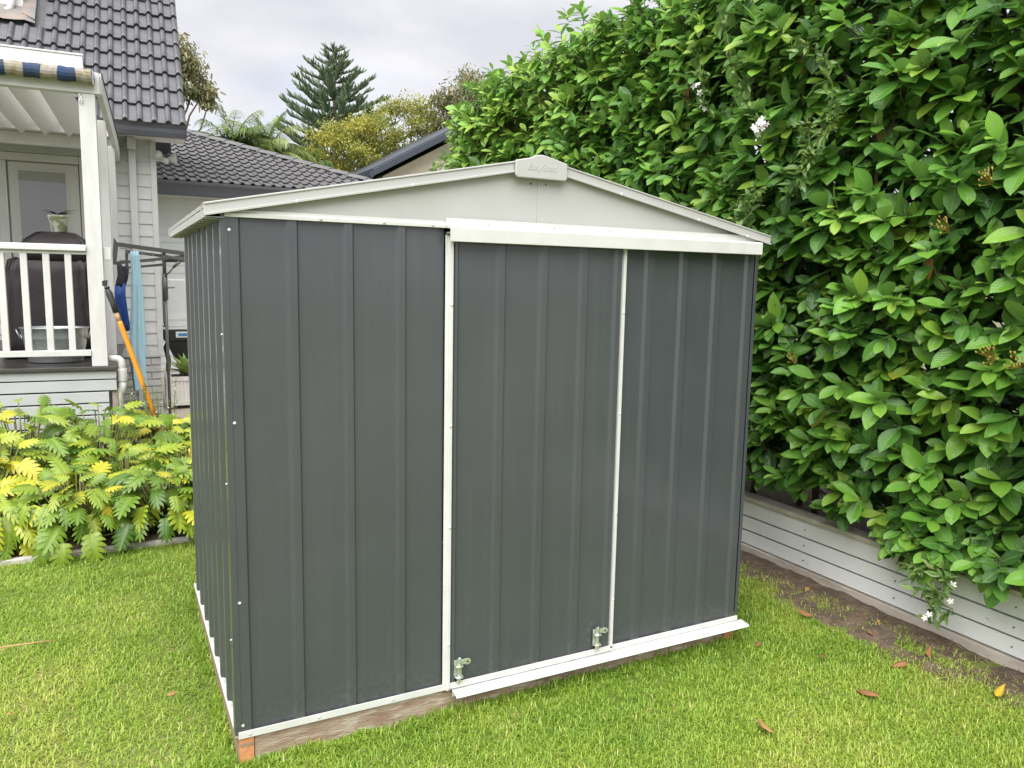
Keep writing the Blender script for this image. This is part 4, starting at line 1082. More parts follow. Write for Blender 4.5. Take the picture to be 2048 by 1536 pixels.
for r_ in range(16):
    t0 = -0.04 + 0.318 * r_
    for c_ in range(19):
        x0 = XC - 0.33 * (c_ + 1) + 0.12 + 0.0
        xm = XC - (t0 + .16) * c20          # hip at this height
        if x0 > xm: continue
        Mt = Matrix.Translation((x0, 0.02 + t0 * c20 - .012 * s20, ZE + t0 * s20 + .012 * c20)) @ Matrix.Rotation(P20 - .0, 4, 'X') @ Matrix.Rotation(rr.uniform(-.006, .006), 4, 'Z')
        if x0 + 0.33 > XC - (t0 + 0.36) * c20:
            me = tb_me.copy()
            bm = bmesh.new(); bm.from_mesh(me)
            iv = Mt.inverted()
            co = iv @ Vector((XC, 0.02, ZE)); no = (iv.to_3x3() @ Vector((1, 1, 0))).normalized()
            bmesh.ops.bisect_plane(bm, geom=bm.verts[:] + bm.edges[:] + bm.faces[:], plane_co=co, plane_no=no, clear_outer=True)
            bm.to_mesh(me); bm.free()
            if len(me.polygons) == 0: continue
            inst('roof_tile', me, rroof, Mt)
        else:
            inst('roof_tile', tb_me, rroof, Mt)
hipdir = Vector((-1, 1, t20)).normalized()
capm = bpy.data.meshes.new('hip_tile')
cp = MB()
for k, (tt, lf) in enumerate(((0.0, 0.03), (0.44, 0.012))):
    for q in range(7):
        a = math.pi * q / 6
        cp.v.append((0.135 * math.cos(a), tt, 0.062 * math.sin(a) + lf))
for q in range(7):
    a = math.pi * q / 6
    cp.v.append((0.12 * math.cos(a), 0.004, 0.045 * math.sin(a) + .01))
for q in range(6):
    cp.f += [(q, q + 1, 8 + q, 7 + q), (14 + q, 15 + q, q + 1, q)]
capm.from_pydata(cp.v, [], cp.f); capm.materials.append(M['tile_back'])
for k in range(18):
    q = Vector((XC, 0.02, ZE + .012)) + hipdir * (0.02 + 0.40 * k)
    inst('hip_tile', capm, rroof, Matrix.Translation(q) @ hipdir.to_track_quat('Y', 'Z').to_matrix().to_4x4())

# ================================================================== NEIGHBOUR gable beyond the hedge
nb = thing('neighbour_house', 'neighbouring house gable with dark barge and pale wall', 'house', (6.04, 18.0, 0))
slp = (5.71 - 4.40) / (8.41 - 6.04)
MB().prism([(0.45, G - .2), (8.0, G - .2), (8.0, 4.4 - 0.15), (4.2, 4.40 + 4.2 * slp - .25), (0.45, 4.40 + .45 * slp - .25)], 'y', 0.5, 8.0).build('wall', M['nb_wall'], nb)
MB().prism([(0.0, 4.40 - .02), (4.2, 4.40 + 4.2 * slp - .02), (8.4, 4.38), (8.4, 4.50), (4.2, 4.40 + 4.2 * slp + .12), (0.0, 4.52)], 'y', -0.03, 8.4).build('roof', M['nb_barge'], nb)
MB().prism([(0.0, 4.40 - .10), (4.2, 4.40 + 4.2 * slp - .10), (4.2, 4.40 + 4.2 * slp + .09), (0.0, 4.49)], 'y', -0.09, -0.035).build('barge_board', M['nb_barge'], nb, bevel=.01)
MB().prism([(0.0, 4.40 - .10), (4.2, 4.40 + 4.2 * slp - .10), (4.2, 4.40 + 4.2 * slp - .03), (0.0, 4.37)], 'y', -0.03, 0.49).build('soffit', M['paint_white'], nb)
MB().prism([(-0.10, 4.42), (0.0, 4.42), (0.0, 4.28), (-0.03, 4.26), (-0.09, 4.30)], 'y', -0.09, 8.4).build('gutter', M['nb_barge'], nb)

# ================================================================== BACKGROUND TREES
def limb_pts(a, b, n=6, sag=0.0, jit=0.05, r=None):
    a = np.array(a, float); b = np.array(b, float); r = r or random
    L_ = np.linalg.norm(b - a)
    return [a + (b - a) * t + np.array((r.uniform(-1, 1), r.uniform(-1, 1), r.uniform(-.5, .5))) * jit * L_ * (0 < t < 1) + np.array((0, 0, sag * L_ * t * (1 - t) * 4)) for t in np.linspace(0, 1, n)]

T_small = (np.array([(0, -.5, 0), (1, -.35, -.05), (1, .35, -.05), (0, .5, 0)], float) * (1, .5, 1), np.array([(0, 1, 2, 3)]), np.array([(0, -1), (1, -1), (1, 1), (0, 1)], float))

def leafy_tree(name, label, cat, base, clumps, mat_leaf, lsize, per, droop=0.2, flat=0.6, tint=(0.1, 0.9), trunk_r=0.18, seed=1, group=None, clr=0.5, wsc=1.0):
    """clumps: (x, y, z, radius) offsets from base, each fed by its own limb"""
    g = np.random.default_rng(seed); rq = random.Random(seed)
    t = thing(name, label, cat, base, group=group)
    tr = MB()
    fork = np.array((0.0, 0.0, min(c[2] for c in clumps) * 0.55))
    tr.tube(limb_pts((0, 0, 0), fork, 5, jit=.02, r=rq), np.linspace(trunk_r, trunk_r * .75, 5), 8)
    Ps = []; Ds = []; Ts = []
    for (cx, cy, cz, cr) in clumps:
        tr.tube(limb_pts(fork, (cx, cy, cz - .2 * cr), 7, sag=-0.06, jit=.04, r=rq), np.linspace(trunk_r * .5, trunk_r * .1, 7), 6)
        ns = max(6, int(16 * cr / 0.8))
        for s in range(ns):
            v = unit(g.normal(size=3)) * cr * g.uniform(.35, 1.0)
            v[2] *= flat
            c = np.array((cx, cy, cz)) + v
            if s % 3 == 0: tr.tube(limb_pts((cx, cy, cz - .2 * cr), c, 4, jit=.06, r=rq), [trunk_r * .1, trunk_r * .08, trunk_r * .06, trunk_r * .03], 5)
            n = per
            off = g.normal(size=(n, 3)) * cr * clr * np.array((.45, .45, .45 * flat * 1.2))
            Ps.append(c + off)
            d = g.normal(size=(n, 3)) + unit(off) * .6; d[:, 2] -= droop * 2
            Ds.append(d)
            b = g.uniform(*tint)
            Ts.append(np.clip(b + g.normal(size=n) * .15 + .15 * v[2] / cr, 0, 1))
    tr.build('trunk', M['bark'], t, smooth=True)
    P = np.concatenate(Ps); Dd = np.concatenate(Ds); Tt = np.concatenate(Ts)
    nr = g.normal(size=P.shape) * .6 + (0, 0, 1)
    V, F, A = scatter(T_small, P, Dd, nr, lsize * g.uniform(.6, 1.3, len(P)), Tt, np.full(len(P), wsc))
    o = inst('crown', arr_mesh('crown', V, [F], mat_leaf, A), t)
    return t

# golden trees in the middle distance
leafy_tree('golden_tree', 'golden leaved spreading tree just right of the dark pine', 'tree', (7.4, 25.0, G - .2),
           [(-1.3, 0, 6.0, .65), (-.75, -.2, 6.6, .7), (-.2, .1, 7.0, .75), (.5, 0, 7.25, .7), (.9, .2, 6.7, .7), (.2, -.5, 6.2, .7), (-.6, .3, 5.7, .65), (-1.5, .2, 5.3, .55), (.8, -.3, 5.8, .65), (0, 0, 5.3, .7), (-.6, 0, 4.8, .7), (.9, 0, 4.9, .7), (-1.7, 0, 4.7, .5), (1.5, .2, 6.2, .6), (-2.2, .1, 5.1, .5), (-2.1, 0, 4.4, .55), (1.7, 0, 5.2, .6)],
           M['gold_leaf'], 0.085, 95, flat=.42, seed=11, tint=(.15, .95), clr=.75)
leafy_tree('golden_tree', 'taller golden tree partly hidden by the hedge top', 'tree', (9.6, 25.6, G - .2),
           [(-1.1, 0, 7.6, .6), (-.5, .2, 8.1, .65), (.3, 0, 8.3, .7), (.9, .1, 8.0, .65), (1.2, 0, 7.4, .65), (.4, -.3, 7.5, .65), (-.5, -.2, 7.1, .6), (.9, .2, 6.7, .6), (-.1, 0, 6.5, .65), (.5, 0, 5.9, .7), (-.7, 0, 5.9, .6)],
           M['gold_leaf'], 0.085, 70, flat=.42, seed=12, tint=(.05, .8), clr=.78)
# gum trees
leafy_tree('gum_tree', 'olive brown gum tree edge showing past the steep roof', 'tree', (0.7, 25.0, G - .2),
           [(.3, 0, 9.6, .8), (.9, 0, 9.0, .7), (1.3, 0, 8.6, .6), (1.7, .1, 8.1, .55), (1.9, 0, 7.75, .45), (.9, 0, 8.0, .7), (1.2, .2, 7.6, .55), (2.05, 0, 7.45, .35), (.2, 0, 7.6, .9), (-.6, 0, 8.6, 1.0), (1.15, 0, 6.75, .35), (-.8, 0, 7.2, 1.0)],
           M['euc_leaf'], 0.15, 46, droop=.6, flat=.75, seed=21, clr=.5, wsc=.7)
leafy_tree('gum_tree', 'olive gum tree rising behind the left end of hedge', 'tree', (12.2, 25.0, G - .65),
           [(-1.2, 0, 8.9, .6), (-.7, 0, 9.3, .7), (-.2, 0, 9.8, .8), (-1.4, 0, 8.2, .55), (-.9, 0, 7.7, .6), (-.2, 0, 8.6, .8), (.6, 0, 9.2, .9), (-1.5, .1, 7.5, .4), (.3, 0, 7.8, .9)],
           M['euc_leaf'], 0.15, 42, droop=.6, flat=.75, seed=22, clr=.5, wsc=.7)
# dark evergreen mass low behind the roofs
for i, (bx_, by_, lab) in enumerate(((2.2, 30.0, 'low dark evergreen tree behind the rear roof, below the palms'), (6.6, 31.0, 'low dark evergreen tree behind the golden trees'), (11.0, 32.0, 'low dark evergreen tree behind the neighbouring gable'))):
    leafy_tree('evergreen_tree', lab, 'tree', (bx_, by_, G - .2), [(rr.uniform(-2, 2), rr.uniform(-1, 1), rr.uniform(2.6, 5.0), 1.0) for _ in range(12)], M['pine_leaf'], 0.22, 36, seed=31 + i, flat=.8, clr=.6)

# Norfolk pine
def norfolk(base, top, label):
    g = np.random.default_rng(5)
    t = thing('norfolk_pine', label, 'tree', base)
    hgt = top - base[2]
    MB().tube([(0, 0, 0), (0, 0, hgt * .5), (0, 0, hgt)], [.32, .22, .03], 10).build('trunk', M['bark'], t, smooth=True)
    br = MB()
    Ps, Ds, Ss, Ts = [], [], [], []
    z = hgt - 0.2
    k = 0
    while z > hgt - 10.5:
        dd = hgt - z
        Lm = 0.30 + 0.86 * dd ** 0.86 if dd < 7.5 else 5.1
        nb_ = 6
        for q in range(nb_):
            a = 2 * math.pi * (q + .37 * k) / nb_ + g.uniform(-.15, .15)
            Lb = Lm * g.uniform(.80, 1.14)
            rise = 0.36 * Lb if dd < 3 else 0.20 * Lb
            pts = []
            for s in np.linspace(0, 1, 7):
                rad = Lb * s
                zz = z + rise * (s ** 1.6) - 0.10 * Lb * math.sin(math.pi * min(1, s * 1.15)) * (dd > 2)
                pts.append((rad * math.cos(a), rad * math.sin(a), zz))
            br.tube(pts, np.linspace(.05, .012, 7), 5)
            nbl = max(6, int(Lb * 12))
            for s in np.linspace(.16, 1.0, nbl):
                i0 = min(5, int(s * 6)); f = s * 6 - i0
                c = np.array(pts[i0]) * (1 - f) + np.array(pts[i0 + 1]) * f
                fwd = np.array((math.cos(a), math.sin(a), 0.25))
                sidev = np.array((-math.sin(a), math.cos(a), 0))
                for sg in (-1, 1):
                    for _ in range(1):
                        d = fwd * g.uniform(.4, .9) + sidev * sg * g.uniform(.25, .85) + np.array((0, 0, g.uniform(.15, .85)))
                        Ps.append(c); Ds.append(d); Ss.append(g.uniform(.30, .56) * min(1, .5 + Lb * .2)); Ts.append(g.uniform(0, .55) + .45 * s * g.random())
        z -= 0.42 + 0.022 * dd
        k += 1
    br.build('branches', M['bark'], t, smooth=True)
    # rope-like branchlets: tapered four-sided
    T = np.array([(0, .11, 0), (0, 0, .11), (0, -.11, 0), (0, 0, -.11), (.55, .12, .05), (.55, 0, .17), (.55, -.12, .05), (.55, 0, -.07), (1, .04, .14), (1, 0, .18), (1, -.04, .14), (1, 0, .10)], float)
    F = []
    for i in (0, 4):
        for q in range(4): F.append((i + q, i + (q + 1) % 4, i + 4 + (q + 1) % 4, i + 4 + q))
    Tm = (T, np.array(F), np.stack([T[:, 0], T[:, 1]], -1))
    P = np.array(Ps); V, FF, A = scatter(Tm, P, np.array(Ds), np.tile((0, 0, 1.0), (len(P), 1)), np.array(Ss), np.array(Ts))
    inst('crown', arr_mesh('crown', V, [FF], M['pine_leaf'], A), t)
norfolk((12.06, 45.0, G - .2), 15.05, 'tall dark green conical Norfolk pine against the sky')

# palms
def palm(base, hgt, label, seed, tints):
    g = np.random.default_rng(seed)
    t = thing('palm_tree', label, 'palm', base, group='palms behind the rear roof')
    MB().tube([(0, 0, 0), (0.05, 0, hgt * .5), (0, 0, hgt)], [.17, .14, .12], 10).build('trunk', M['bark'], t, smooth=True)
    T = (np.array([(0, -.5, 0), (.5, -.45, -.06), (1, 0, -.34), (.5, .45, -.06), (0, .5, 0)], float) * (1, .055, 1), None, None)
    Tq = np.array([(0, -.03, 0), (.5, -.028, -.07), (1, -.006, -.40), (1, .006, -.40), (.5, .028, -.07), (0, .03, 0)], float)
    Fq = np.array([(0, 1, 4, 5), (1, 2, 3, 4)])
    Uq = np.array([(0, -1), (.5, -1), (1, -1), (1, 1), (.5, 1), (0, 1)], float)
    for f in range(44):
        a = f * 2.39996 + g.uniform(-.2, .2)
        el = R(82 - 95 * (f / 44) + g.uniform(-6, 6))
        Lf = g.uniform(1.35, 1.75)
        pts = []; d = np.array((math.cos(a) * math.cos(el), math.sin(a) * math.cos(el), math.sin(el)))
        q = np.array((0, 0, hgt))
        for s in range(10):
            pts.append(q.copy()); q = q + d * Lf / 9; d = unit(d + np.array((0, 0, -.20)))
        m = MB().tube(pts, np.linspace(.018, .004, 10), 5)
        fo = m.build('frond', M['stem'], t, smooth=True)
        P, Dd, Nn, Sz = [], [], [], []
        for s in np.linspace(.10, 1, 64):
            i0 = min(8, int(s * 9)); ff = s * 9 - i0
            c = pts[i0] * (1 - ff) + pts[i0 + 1] * ff
            tg = unit(pts[i0 + 1] - pts[i0]); sv = unit(np.cross(tg, (0, 0, 1.0)))
            for sg in (-1, 1):
                P.append(c); Dd.append(tg * .75 + sv * sg * .8 + np.array((0, 0, g.uniform(-.55, .05)))); Nn.append((0, 0, 1.0)); Sz.append(g.uniform(.42, .62) * (1 - .45 * s))
        V, F, A = scatter((Tq * (1, 1.15, 1.2), Fq, Uq), np.array(P), np.array(Dd), np.array(Nn), np.array(Sz), np.clip(g.uniform(*tints) + g.normal(size=len(P)) * .12, 0, 1))
        inst('leaflets', arr_mesh('leaflets', V, [F], M['palm_leaf'], A), fo)
palm((3.0, 22.0, G - .2), 5.35, 'feathery green palm left of the pine behind rear roof', 3, (0.1, .7))
palm((4.15, 23.0, G - .2), 5.45, 'yellower feathery palm nearest the pine behind rear roof', 4, (0.4, 1.0))
palm((5.3, 24.0, G - .2), 4.8, 'low dull green palm between pine and golden tree', 6, (0.0, .5))

# ================================================================== HEDGE
T_leaf = blade_template(6, 0.50, 0.22, 0.18, shape=[0.10, 0.55, 0.92, 1.0, 0.80, 0.06])
hedge = thing('hedge', 'tall dense glossy green hedge growing above the grey retaining wall', 'hedge', (3.4, 2.0, 0.18))
HOFF = np.array((3.4, 2.0, 0.18))
g = np.random.default_rng(99)
def hedge_face_x(y, z):
    """surface of the hedge facing the lawn"""
    q = np.stack([y * 1.3, z * 1.3], -1); q2 = np.stack([y * 3.1, z * 3.1], -1)
    x = 3.10 - 0.24 * (vnoise(q, 1) - .4) - 0.11 * (vnoise(q2, 2) - .5)
    x = x + 0.10 * np.clip((z - 2.9), 0, 2) ** 2 * .6                 # leans back at the top
    x = x + 0.34 * np.clip(0.9 - z, 0, 1) ** 1.6 * np.where(y > 0.3, 1.0, 0.62)
    x = x + 0.5 * np.clip(y - 5.3, 0, 3) ** 1.6                         # rounds off at the far end
    return x
def hedge_top(y):
    return 3.56 + 0.18 * (vnoise(np.stack([y * 1.6, y * 0], -1), 5) - .5) - 0.10 * np.clip(y - 3.6, 0, 3) - 0.55 * np.clip(y - 5.3, 0, 2) ** 1.5
Sb, Sa, Slen, Sty = [], [], [], []      # shoot tip, axis, leaf length, youth
def add_shoots(n, depth, ylo, yhi, zlo, zhi, size, youth, keep=None):
    y = g.uniform(ylo, yhi, n); z = g.uniform(zlo, zhi, n)
    lim = hedge_top(y)
    low = 0.30 + 0.10 * (vnoise(np.stack([y * 2.2, y * 0 + 3], -1), 9) - .5) + np.where(y < -0.1, 0.0, 0.16)
    ok = (z < lim) & (z > low) & ((depth > .1) | (vnoise(np.stack([y * 6.5, z * 6.5], -1), 61) > .15))
    y, z = y[ok], z[ok]
    x = hedge_face_x(y, z) + depth + g.uniform(-.08, .11, len(y))
    a = np.stack([np.full(len(y), -.85), g.normal(0, .35, len(y)) - .1, g.normal(.35, .35, len(y)) - .5 * np.clip(.8 - z, 0, 1)], -1)
    Sb.append(np.stack([x, y, z], -1)); Sa.append(unit(a)); Slen.append(g.uniform(*size, len(y)))
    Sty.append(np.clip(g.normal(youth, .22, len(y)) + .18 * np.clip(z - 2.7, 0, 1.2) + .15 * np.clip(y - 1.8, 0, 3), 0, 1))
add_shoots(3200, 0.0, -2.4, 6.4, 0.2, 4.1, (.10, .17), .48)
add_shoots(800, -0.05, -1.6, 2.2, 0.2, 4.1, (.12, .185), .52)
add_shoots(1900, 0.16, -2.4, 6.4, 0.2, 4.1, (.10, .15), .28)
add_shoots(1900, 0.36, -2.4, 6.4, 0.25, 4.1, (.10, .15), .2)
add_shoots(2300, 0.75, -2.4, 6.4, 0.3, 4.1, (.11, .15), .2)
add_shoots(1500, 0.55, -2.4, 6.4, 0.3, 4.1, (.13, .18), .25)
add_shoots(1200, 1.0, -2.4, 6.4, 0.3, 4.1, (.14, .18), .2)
# top and far end
n = 950
y = g.uniform(-2.4, 6.6, n); x = g.uniform(0, 1.25, n)
zt = hedge_top(y)
xs_ = hedge_face_x(y, zt) + x
Sb.append(np.stack([xs_, y, zt + g.uniform(-.2, .10, n) - .10 * np.clip(.25 - x, 0, 1) * 4], -1)); Sa.append(unit(np.stack([g.normal(-.35, .35, n), g.normal(-.1, .35, n), np.full(n, 1.0)], -1)))
Slen.append(g.uniform(.10, .155, n)); Sty.append(np.clip(g.normal(.66, .2, n), 0, 1))
n = 420
z = g.uniform(0.3, 3.6, n); x = g.uniform(0, 1.1, n)
ye = 6.5 + .15 * g.normal(size=n)
Sb.append(np.stack([3.25 + .5 * np.clip(z - 2.9, 0, 1) + x, ye - .5 * x * 0, z], -1)); Sa.append(unit(np.stack([g.normal(-.4, .3, n), np.full(n, .8), g.normal(.5, .3, n)], -1)))
Slen.append(g.uniform(.10, .15, n)); Sty.append(np.clip(g.normal(.6, .2, n), 0, 1))
# taller sprouts breaking the outline
n = 150
y = g.uniform(1.5, 6.5, n); zt = hedge_top(y)
Sb.append(np.stack([hedge_face_x(y, zt) + g.uniform(.0, .5, n), y, zt + g.uniform(.05, .25, n)], -1)); Sa.append(unit(np.stack([g.normal(-.2, .2, n), g.normal(0, .2, n), np.full(n, 1.0)], -1)))
Slen.append(g.uniform(.10, .15, n)); Sty.append(np.clip(g.normal(.82, .12, n), 0, 1))
# overhanging spray at the wall, close to the camera
n = 46
y = g.uniform(-2.0, -0.12, n); z = g.uniform(.24, .42, n)
Sb.append(np.stack([g.uniform(3.02, 3.16, n), y, z], -1)); Sa.append(unit(np.stack([np.full(n, -.8), g.normal(0, .4, n), g.normal(-.25, .3, n)], -1)))
Slen.append(g.uniform(.11, .15, n)); Sty.append(np.clip(g.normal(.45, .2, n), 0, 1))
Sb = np.concatenate(Sb); Sa = np.concatenate(Sa); Slen = np.concatenate(Slen); Sty = np.concatenate(Sty)
ns = len(Sb)
LP, LD, LN, LS, LT = [], [], [], [], []
for k in range(8):
    keep = g.random(ns) < (1.0 if k < 5 else .55)
    B, A_, yv = Sb[keep], Sa[keep], Sty[keep]
    m_ = len(B)
    ref = np.where(np.abs(A_[:, 2:3]) < .9, np.array([[0, 0, 1.0]]), np.array([[1.0, 0, 0]]))
    e1 = unit(np.cross(A_, ref)); e2 = np.cross(A_, e1)
    az = k * 2.4 + g.uniform(-.5, .5, m_) + (np.arange(ns)[keep] * 1.7)
    phi = np.radians(34 + 9 * k + g.normal(0, 9, m_))
    rad = e1 * np.cos(az)[:, None] + e2 * np.sin(az)[:, None]
    d = A_ * np.cos(phi)[:, None] + rad * np.sin(phi)[:, None]
    d[:, 2] -= .04 + .16 * g.random(m_)
    d[:, 0] -= .30
    nrm = A_ * .55 + np.array((-.22, -.12, .95)) + g.normal(0, .2, (m_, 3))
    LP.append(B - A_ * (.010 + .012 * k)[None] if False else B - A_ * (.012 * k))
    LD.append(d); LN.append(nrm)
    LS.append(Slen[keep] * g.uniform(.78, 1.08, m_) * (0.72 if k == 0 else 1.0))
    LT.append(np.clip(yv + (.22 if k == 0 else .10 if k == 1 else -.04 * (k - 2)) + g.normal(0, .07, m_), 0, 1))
LP, LD, LN, LS, LT = map(np.concatenate, (LP, LD, LN, LS, LT))
LT = np.minimum(LT, .92)
LS = LS * np.where(g.random(len(LS)) < .22, g.uniform(.55, .85, len(LS)), 1.0)
# the odd yellow leaf
yl = g.random(len(LP)) < .002
LT[yl] = 1.0
# the 300 leaves that show largest become parts of their own
dist = np.linalg.norm(LP - CAM, axis=1)
facing = np.abs(np.sum(unit(LN) * unit(CAM - LP), axis=1))
vis = (LP[:, 1] > -0.95) & (LP[:, 2] > 0.1) & (LP[:, 2] < 2.9) & (LP[:, 0] < hedge_face_x(LP[:, 1], LP[:, 2]) + .0)
score = np.where(vis, LS * facing / dist, 0)
idx = np.argsort(-score)[:300]
mask = np.ones(len(LP), bool); mask[idx] = False
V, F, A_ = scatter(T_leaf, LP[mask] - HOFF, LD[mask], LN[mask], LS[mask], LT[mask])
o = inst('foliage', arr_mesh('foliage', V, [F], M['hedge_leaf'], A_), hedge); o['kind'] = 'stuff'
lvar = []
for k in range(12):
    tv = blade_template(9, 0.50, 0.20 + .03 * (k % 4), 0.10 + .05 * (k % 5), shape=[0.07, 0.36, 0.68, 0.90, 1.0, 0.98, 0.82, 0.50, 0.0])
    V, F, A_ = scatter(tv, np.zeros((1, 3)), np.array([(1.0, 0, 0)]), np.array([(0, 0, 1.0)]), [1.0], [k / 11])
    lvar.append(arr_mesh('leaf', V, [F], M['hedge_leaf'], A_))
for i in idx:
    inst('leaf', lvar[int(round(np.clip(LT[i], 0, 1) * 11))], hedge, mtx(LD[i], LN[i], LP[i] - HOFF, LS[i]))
# dead brown leaves caught in the hedge
dl = np.argsort(np.where(vis, g.random(len(LP)), 9))[:26]
for i in dl:
    V, F, A_ = scatter(blade_template(6, .40, -.4, .45), np.zeros((1, 3)), np.array([(1.0, 0, 0)]), np.array([(0, 0, 1.0)]), [1.0], [.1 + .5 * g.random()])
    inst('dead_leaf', arr_mesh('dead_leaf', V, [F], M['dry_leaf'], A_), hedge, mtx((-.2, g.normal(0, .3), -1.0), (-1, 0, .2), LP[i] - HOFF + np.array((-.01, 0, .02)), LS[i] * .8))
# stems
rs = random.Random(8)
for k in range(34):
    y0 = -2.2 + 8.4 * k / 33 + rs.uniform(-.1, .1)
    x0 = 3.45 + rs.uniform(-.05, .25)
    pts = [(x0, y0, .18), (x0 - .05 + rs.uniform(-.1, .1), y0 + rs.uniform(-.1, .1), 1.2), (x0 - .10 + rs.uniform(-.1, .1), y0 + rs.uniform(-.25, .25), 2.3), (x0 - .05 + rs.uniform(-.15, .15), y0 + rs.uniform(-.35, .35), 3.4)]
    pts = [tuple(np.array(q) - HOFF) for q in pts]
    MB().tube(pts, [.022, .018, .013, .007], 7).build('stem', M['bark'], hedge, smooth=True)
twg = MB()
sel = g.random(ns) < .5
for B, A1 in zip(Sb[sel], Sa[sel]):
    q0 = B - A1 * .30 + np.array((.10, 0, -.06)); q1 = B - A1 * .12 + np.array((.0, 0, -.02))
    twg.tube([q0 - HOFF, q1 - HOFF, B + A1 * .01 - HOFF], [.006, .0045, .0025], 4, cap=False)
for (ya, za, yb, zb_) in ((1.75, 3.30, 1.52, 2.80), (0.02, 2.95, -.05, 2.55), (-.05, 2.45, 0.05, 1.95)):
    twg.tube([np.array((3.08, ya, za)) - HOFF, np.array((3.05, (ya + yb) / 2 + .02, (za + zb_) / 2)) - HOFF, np.array((3.10, yb, zb_)) - HOFF], [.008, .009, .010], 7)
tw_o = twg.build('twigs', M['bark'], hedge, smooth=True, fix=False); tw_o['kind'] = 'stuff'
# yellow-green flower heads
for (y0, z0) in ((-.70, 1.32), (-.62, 2.05), (-.45, 1.86), (-.82, 1.30), (.35, 1.2)):
    c = np.array((2.93, y0, z0)); mb = MB()
    for k in range(16):
        d = unit(np.array((-.7, rs.gauss(0, .5), rs.gauss(.3, .5)))) * rs.uniform(.03, .06)
        mb.tube([c - HOFF + np.array((.03, 0, -.02)), c - HOFF + d], [.0015, .001], 4)
        mb.tube([c - HOFF + d - .003, c - HOFF + d + np.array((-.002, 0, .004)), c - HOFF + d + .003], [.001, .0045, .001], 5)
    mb.build('flower_head', M['berry'], hedge)

# ------------------------------------------------------------------ jasmine
T_jas = blade_template(5, 0.36, 0.2, 0.12, shape=[0.15, 0.85, 1.0, 0.55, 0])
def flower(mb, c, r, nrm):
    nrm = unit(np.array(nrm, float)); a = unit(np.cross(nrm, (0.3, 0.2, 1.0))); b = np.cross(nrm, a)
    for k in range(5):
        t = 2 * math.pi * k / 5 + .3 * rs.random()
        u_ = a * math.cos(t) + b * math.sin(t); v_ = np.cross(nrm, u_)
        mb.add([c, c + u_ * r * .55 + v_ * r * .28 + nrm * r * .1, c + u_ * r - nrm * r * .05, c + u_ * r * .55 - v_ * r * .28 + nrm * r * .1], [(0, 1, 2, 3)])
    mb.tube([c - nrm * r * .9, c], [r * .09, r * .12], 5)
def jasmine(label, stems, nleaf, flowers, ls=.055, seed=1):
    gj = np.random.default_rng(seed)
    base = np.array(stems[0][0])
    t = thing('jasmine_vine', label, 'vine', tuple(base), group='jasmine growing through the hedge')
    P, Dd, Nn, Sz, Tn = [], [], [], [], []
    for pts in stems:
        pts = [np.array(q, float) for q in pts]
        fine = []
        for i in range(len(pts) - 1):
            for s in np.linspace(0, 1, 6, endpoint=False): fine.append(pts[i] * (1 - s) + pts[i + 1] * s + gj.normal(0, .006, 3))
        fine.append(pts[-1])
        MB().tube([q - base for q in fine], np.linspace(.0035, .0018, len(fine)), 5).build('stem', M['stem'], t, smooth=True)
        for k in range(nleaf):
            i0 = gj.integers(0, len(fine) - 1); c = fine[i0]
            d0 = unit(np.array((-.5, gj.normal(0, .8), gj.normal(-.1, .7))))
            for q in range(5):          # pinnate leaf: five leaflets
                P.append(c + d0 * .012 * q - base); Dd.append(d0 + gj.normal(0, .55, 3)); Nn.append(np.array((-.6, 0, .7)) + gj.normal(0, .3, 3)); Sz.append(ls * gj.uniform(.6, 1.2)); Tn.append(gj.uniform(0, 1))
    V, F, A_ = scatter(T_jas, np.array(P), np.array(Dd), np.array(Nn), np.array(Sz), np.array(Tn))
    o = inst('foliage', arr_mesh('foliage', V, [F], M['jasmine_leaf'], A_), t); o['kind'] = 'stuff'
    for (c, nfl, spread, r) in flowers:
        mb = MB()
        for k in range(nfl):
            cc = np.array(c) - base + gj.normal(0, spread, 3)
            flower(mb, cc, r * gj.uniform(.8, 1.1), (-.8, -.4 + gj.normal(0, .3), .3 + gj.normal(0, .3)))
        mb.build('flower_cluster', M['petal'], t, fix=False)
xj = 2.86
jasmine('jasmine strand with a dense white flower cluster high on hedge', [[(xj, .97, 3.12), (xj - .02, .86, 2.85), (xj, .76, 2.66), (xj - .03, .58, 2.47)]], 26, [((xj - .04, .575, 2.44), 16, .018, .022)], seed=1)
jasmine('feathery jasmine sprays without flowers right of the white cluster', [[(xj, .40, 2.85), (xj - .02, .20, 2.72), (xj, .14, 2.50), (xj - .02, .16, 2.30)], [(xj, .30, 2.45), (xj - .03, .25, 2.25), (xj, .34, 2.05)]], 34, [], ls=.06, seed=2)
jasmine('feathery jasmine tangle beside the right end of shed roof', [[(xj, .62, 2.12), (xj - .03, .66, 1.95), (xj, .62, 1.78), (xj - .02, .58, 1.62)], [(xj, .75, 2.05), (xj - .02, .72, 1.85), (xj, .74, 1.70)]], 44, [], ls=.05, seed=3)
jasmine('jasmine strand with scattered small white flowers above the shed roof', [[(2.95, 1.30, 3.05), (2.93, 1.22, 2.85), (2.95, 1.15, 2.60)]], 22, [((2.90, 1.20, 2.79), 3, .02, .024), ((2.90, 1.17, 2.68), 3, .018, .022)], seed=4)
jasmine('jasmine sprig with white star flowers trailing over the retaining wall', [[(3.08, -.22, .40), (3.02, -.40, .28), (3.0, -.48, .15), (3.02, -.52, .10)], [(3.05, -.40, .30), (2.98, -.55, .30), (2.99, -.66, .26)], [(3.0, -.50, .22), (2.99, -.56, .17), (3.0, -.60, .14)]], 11, [((2.97, -.62, .285), 1, .012, .022), ((2.98, -.59, .15), 2, .020, .017), ((2.98, -.50, .10), 3, .024, .016), ((3.03, -.27, .33), 1, .008, .018)], ls=.06, seed=5)

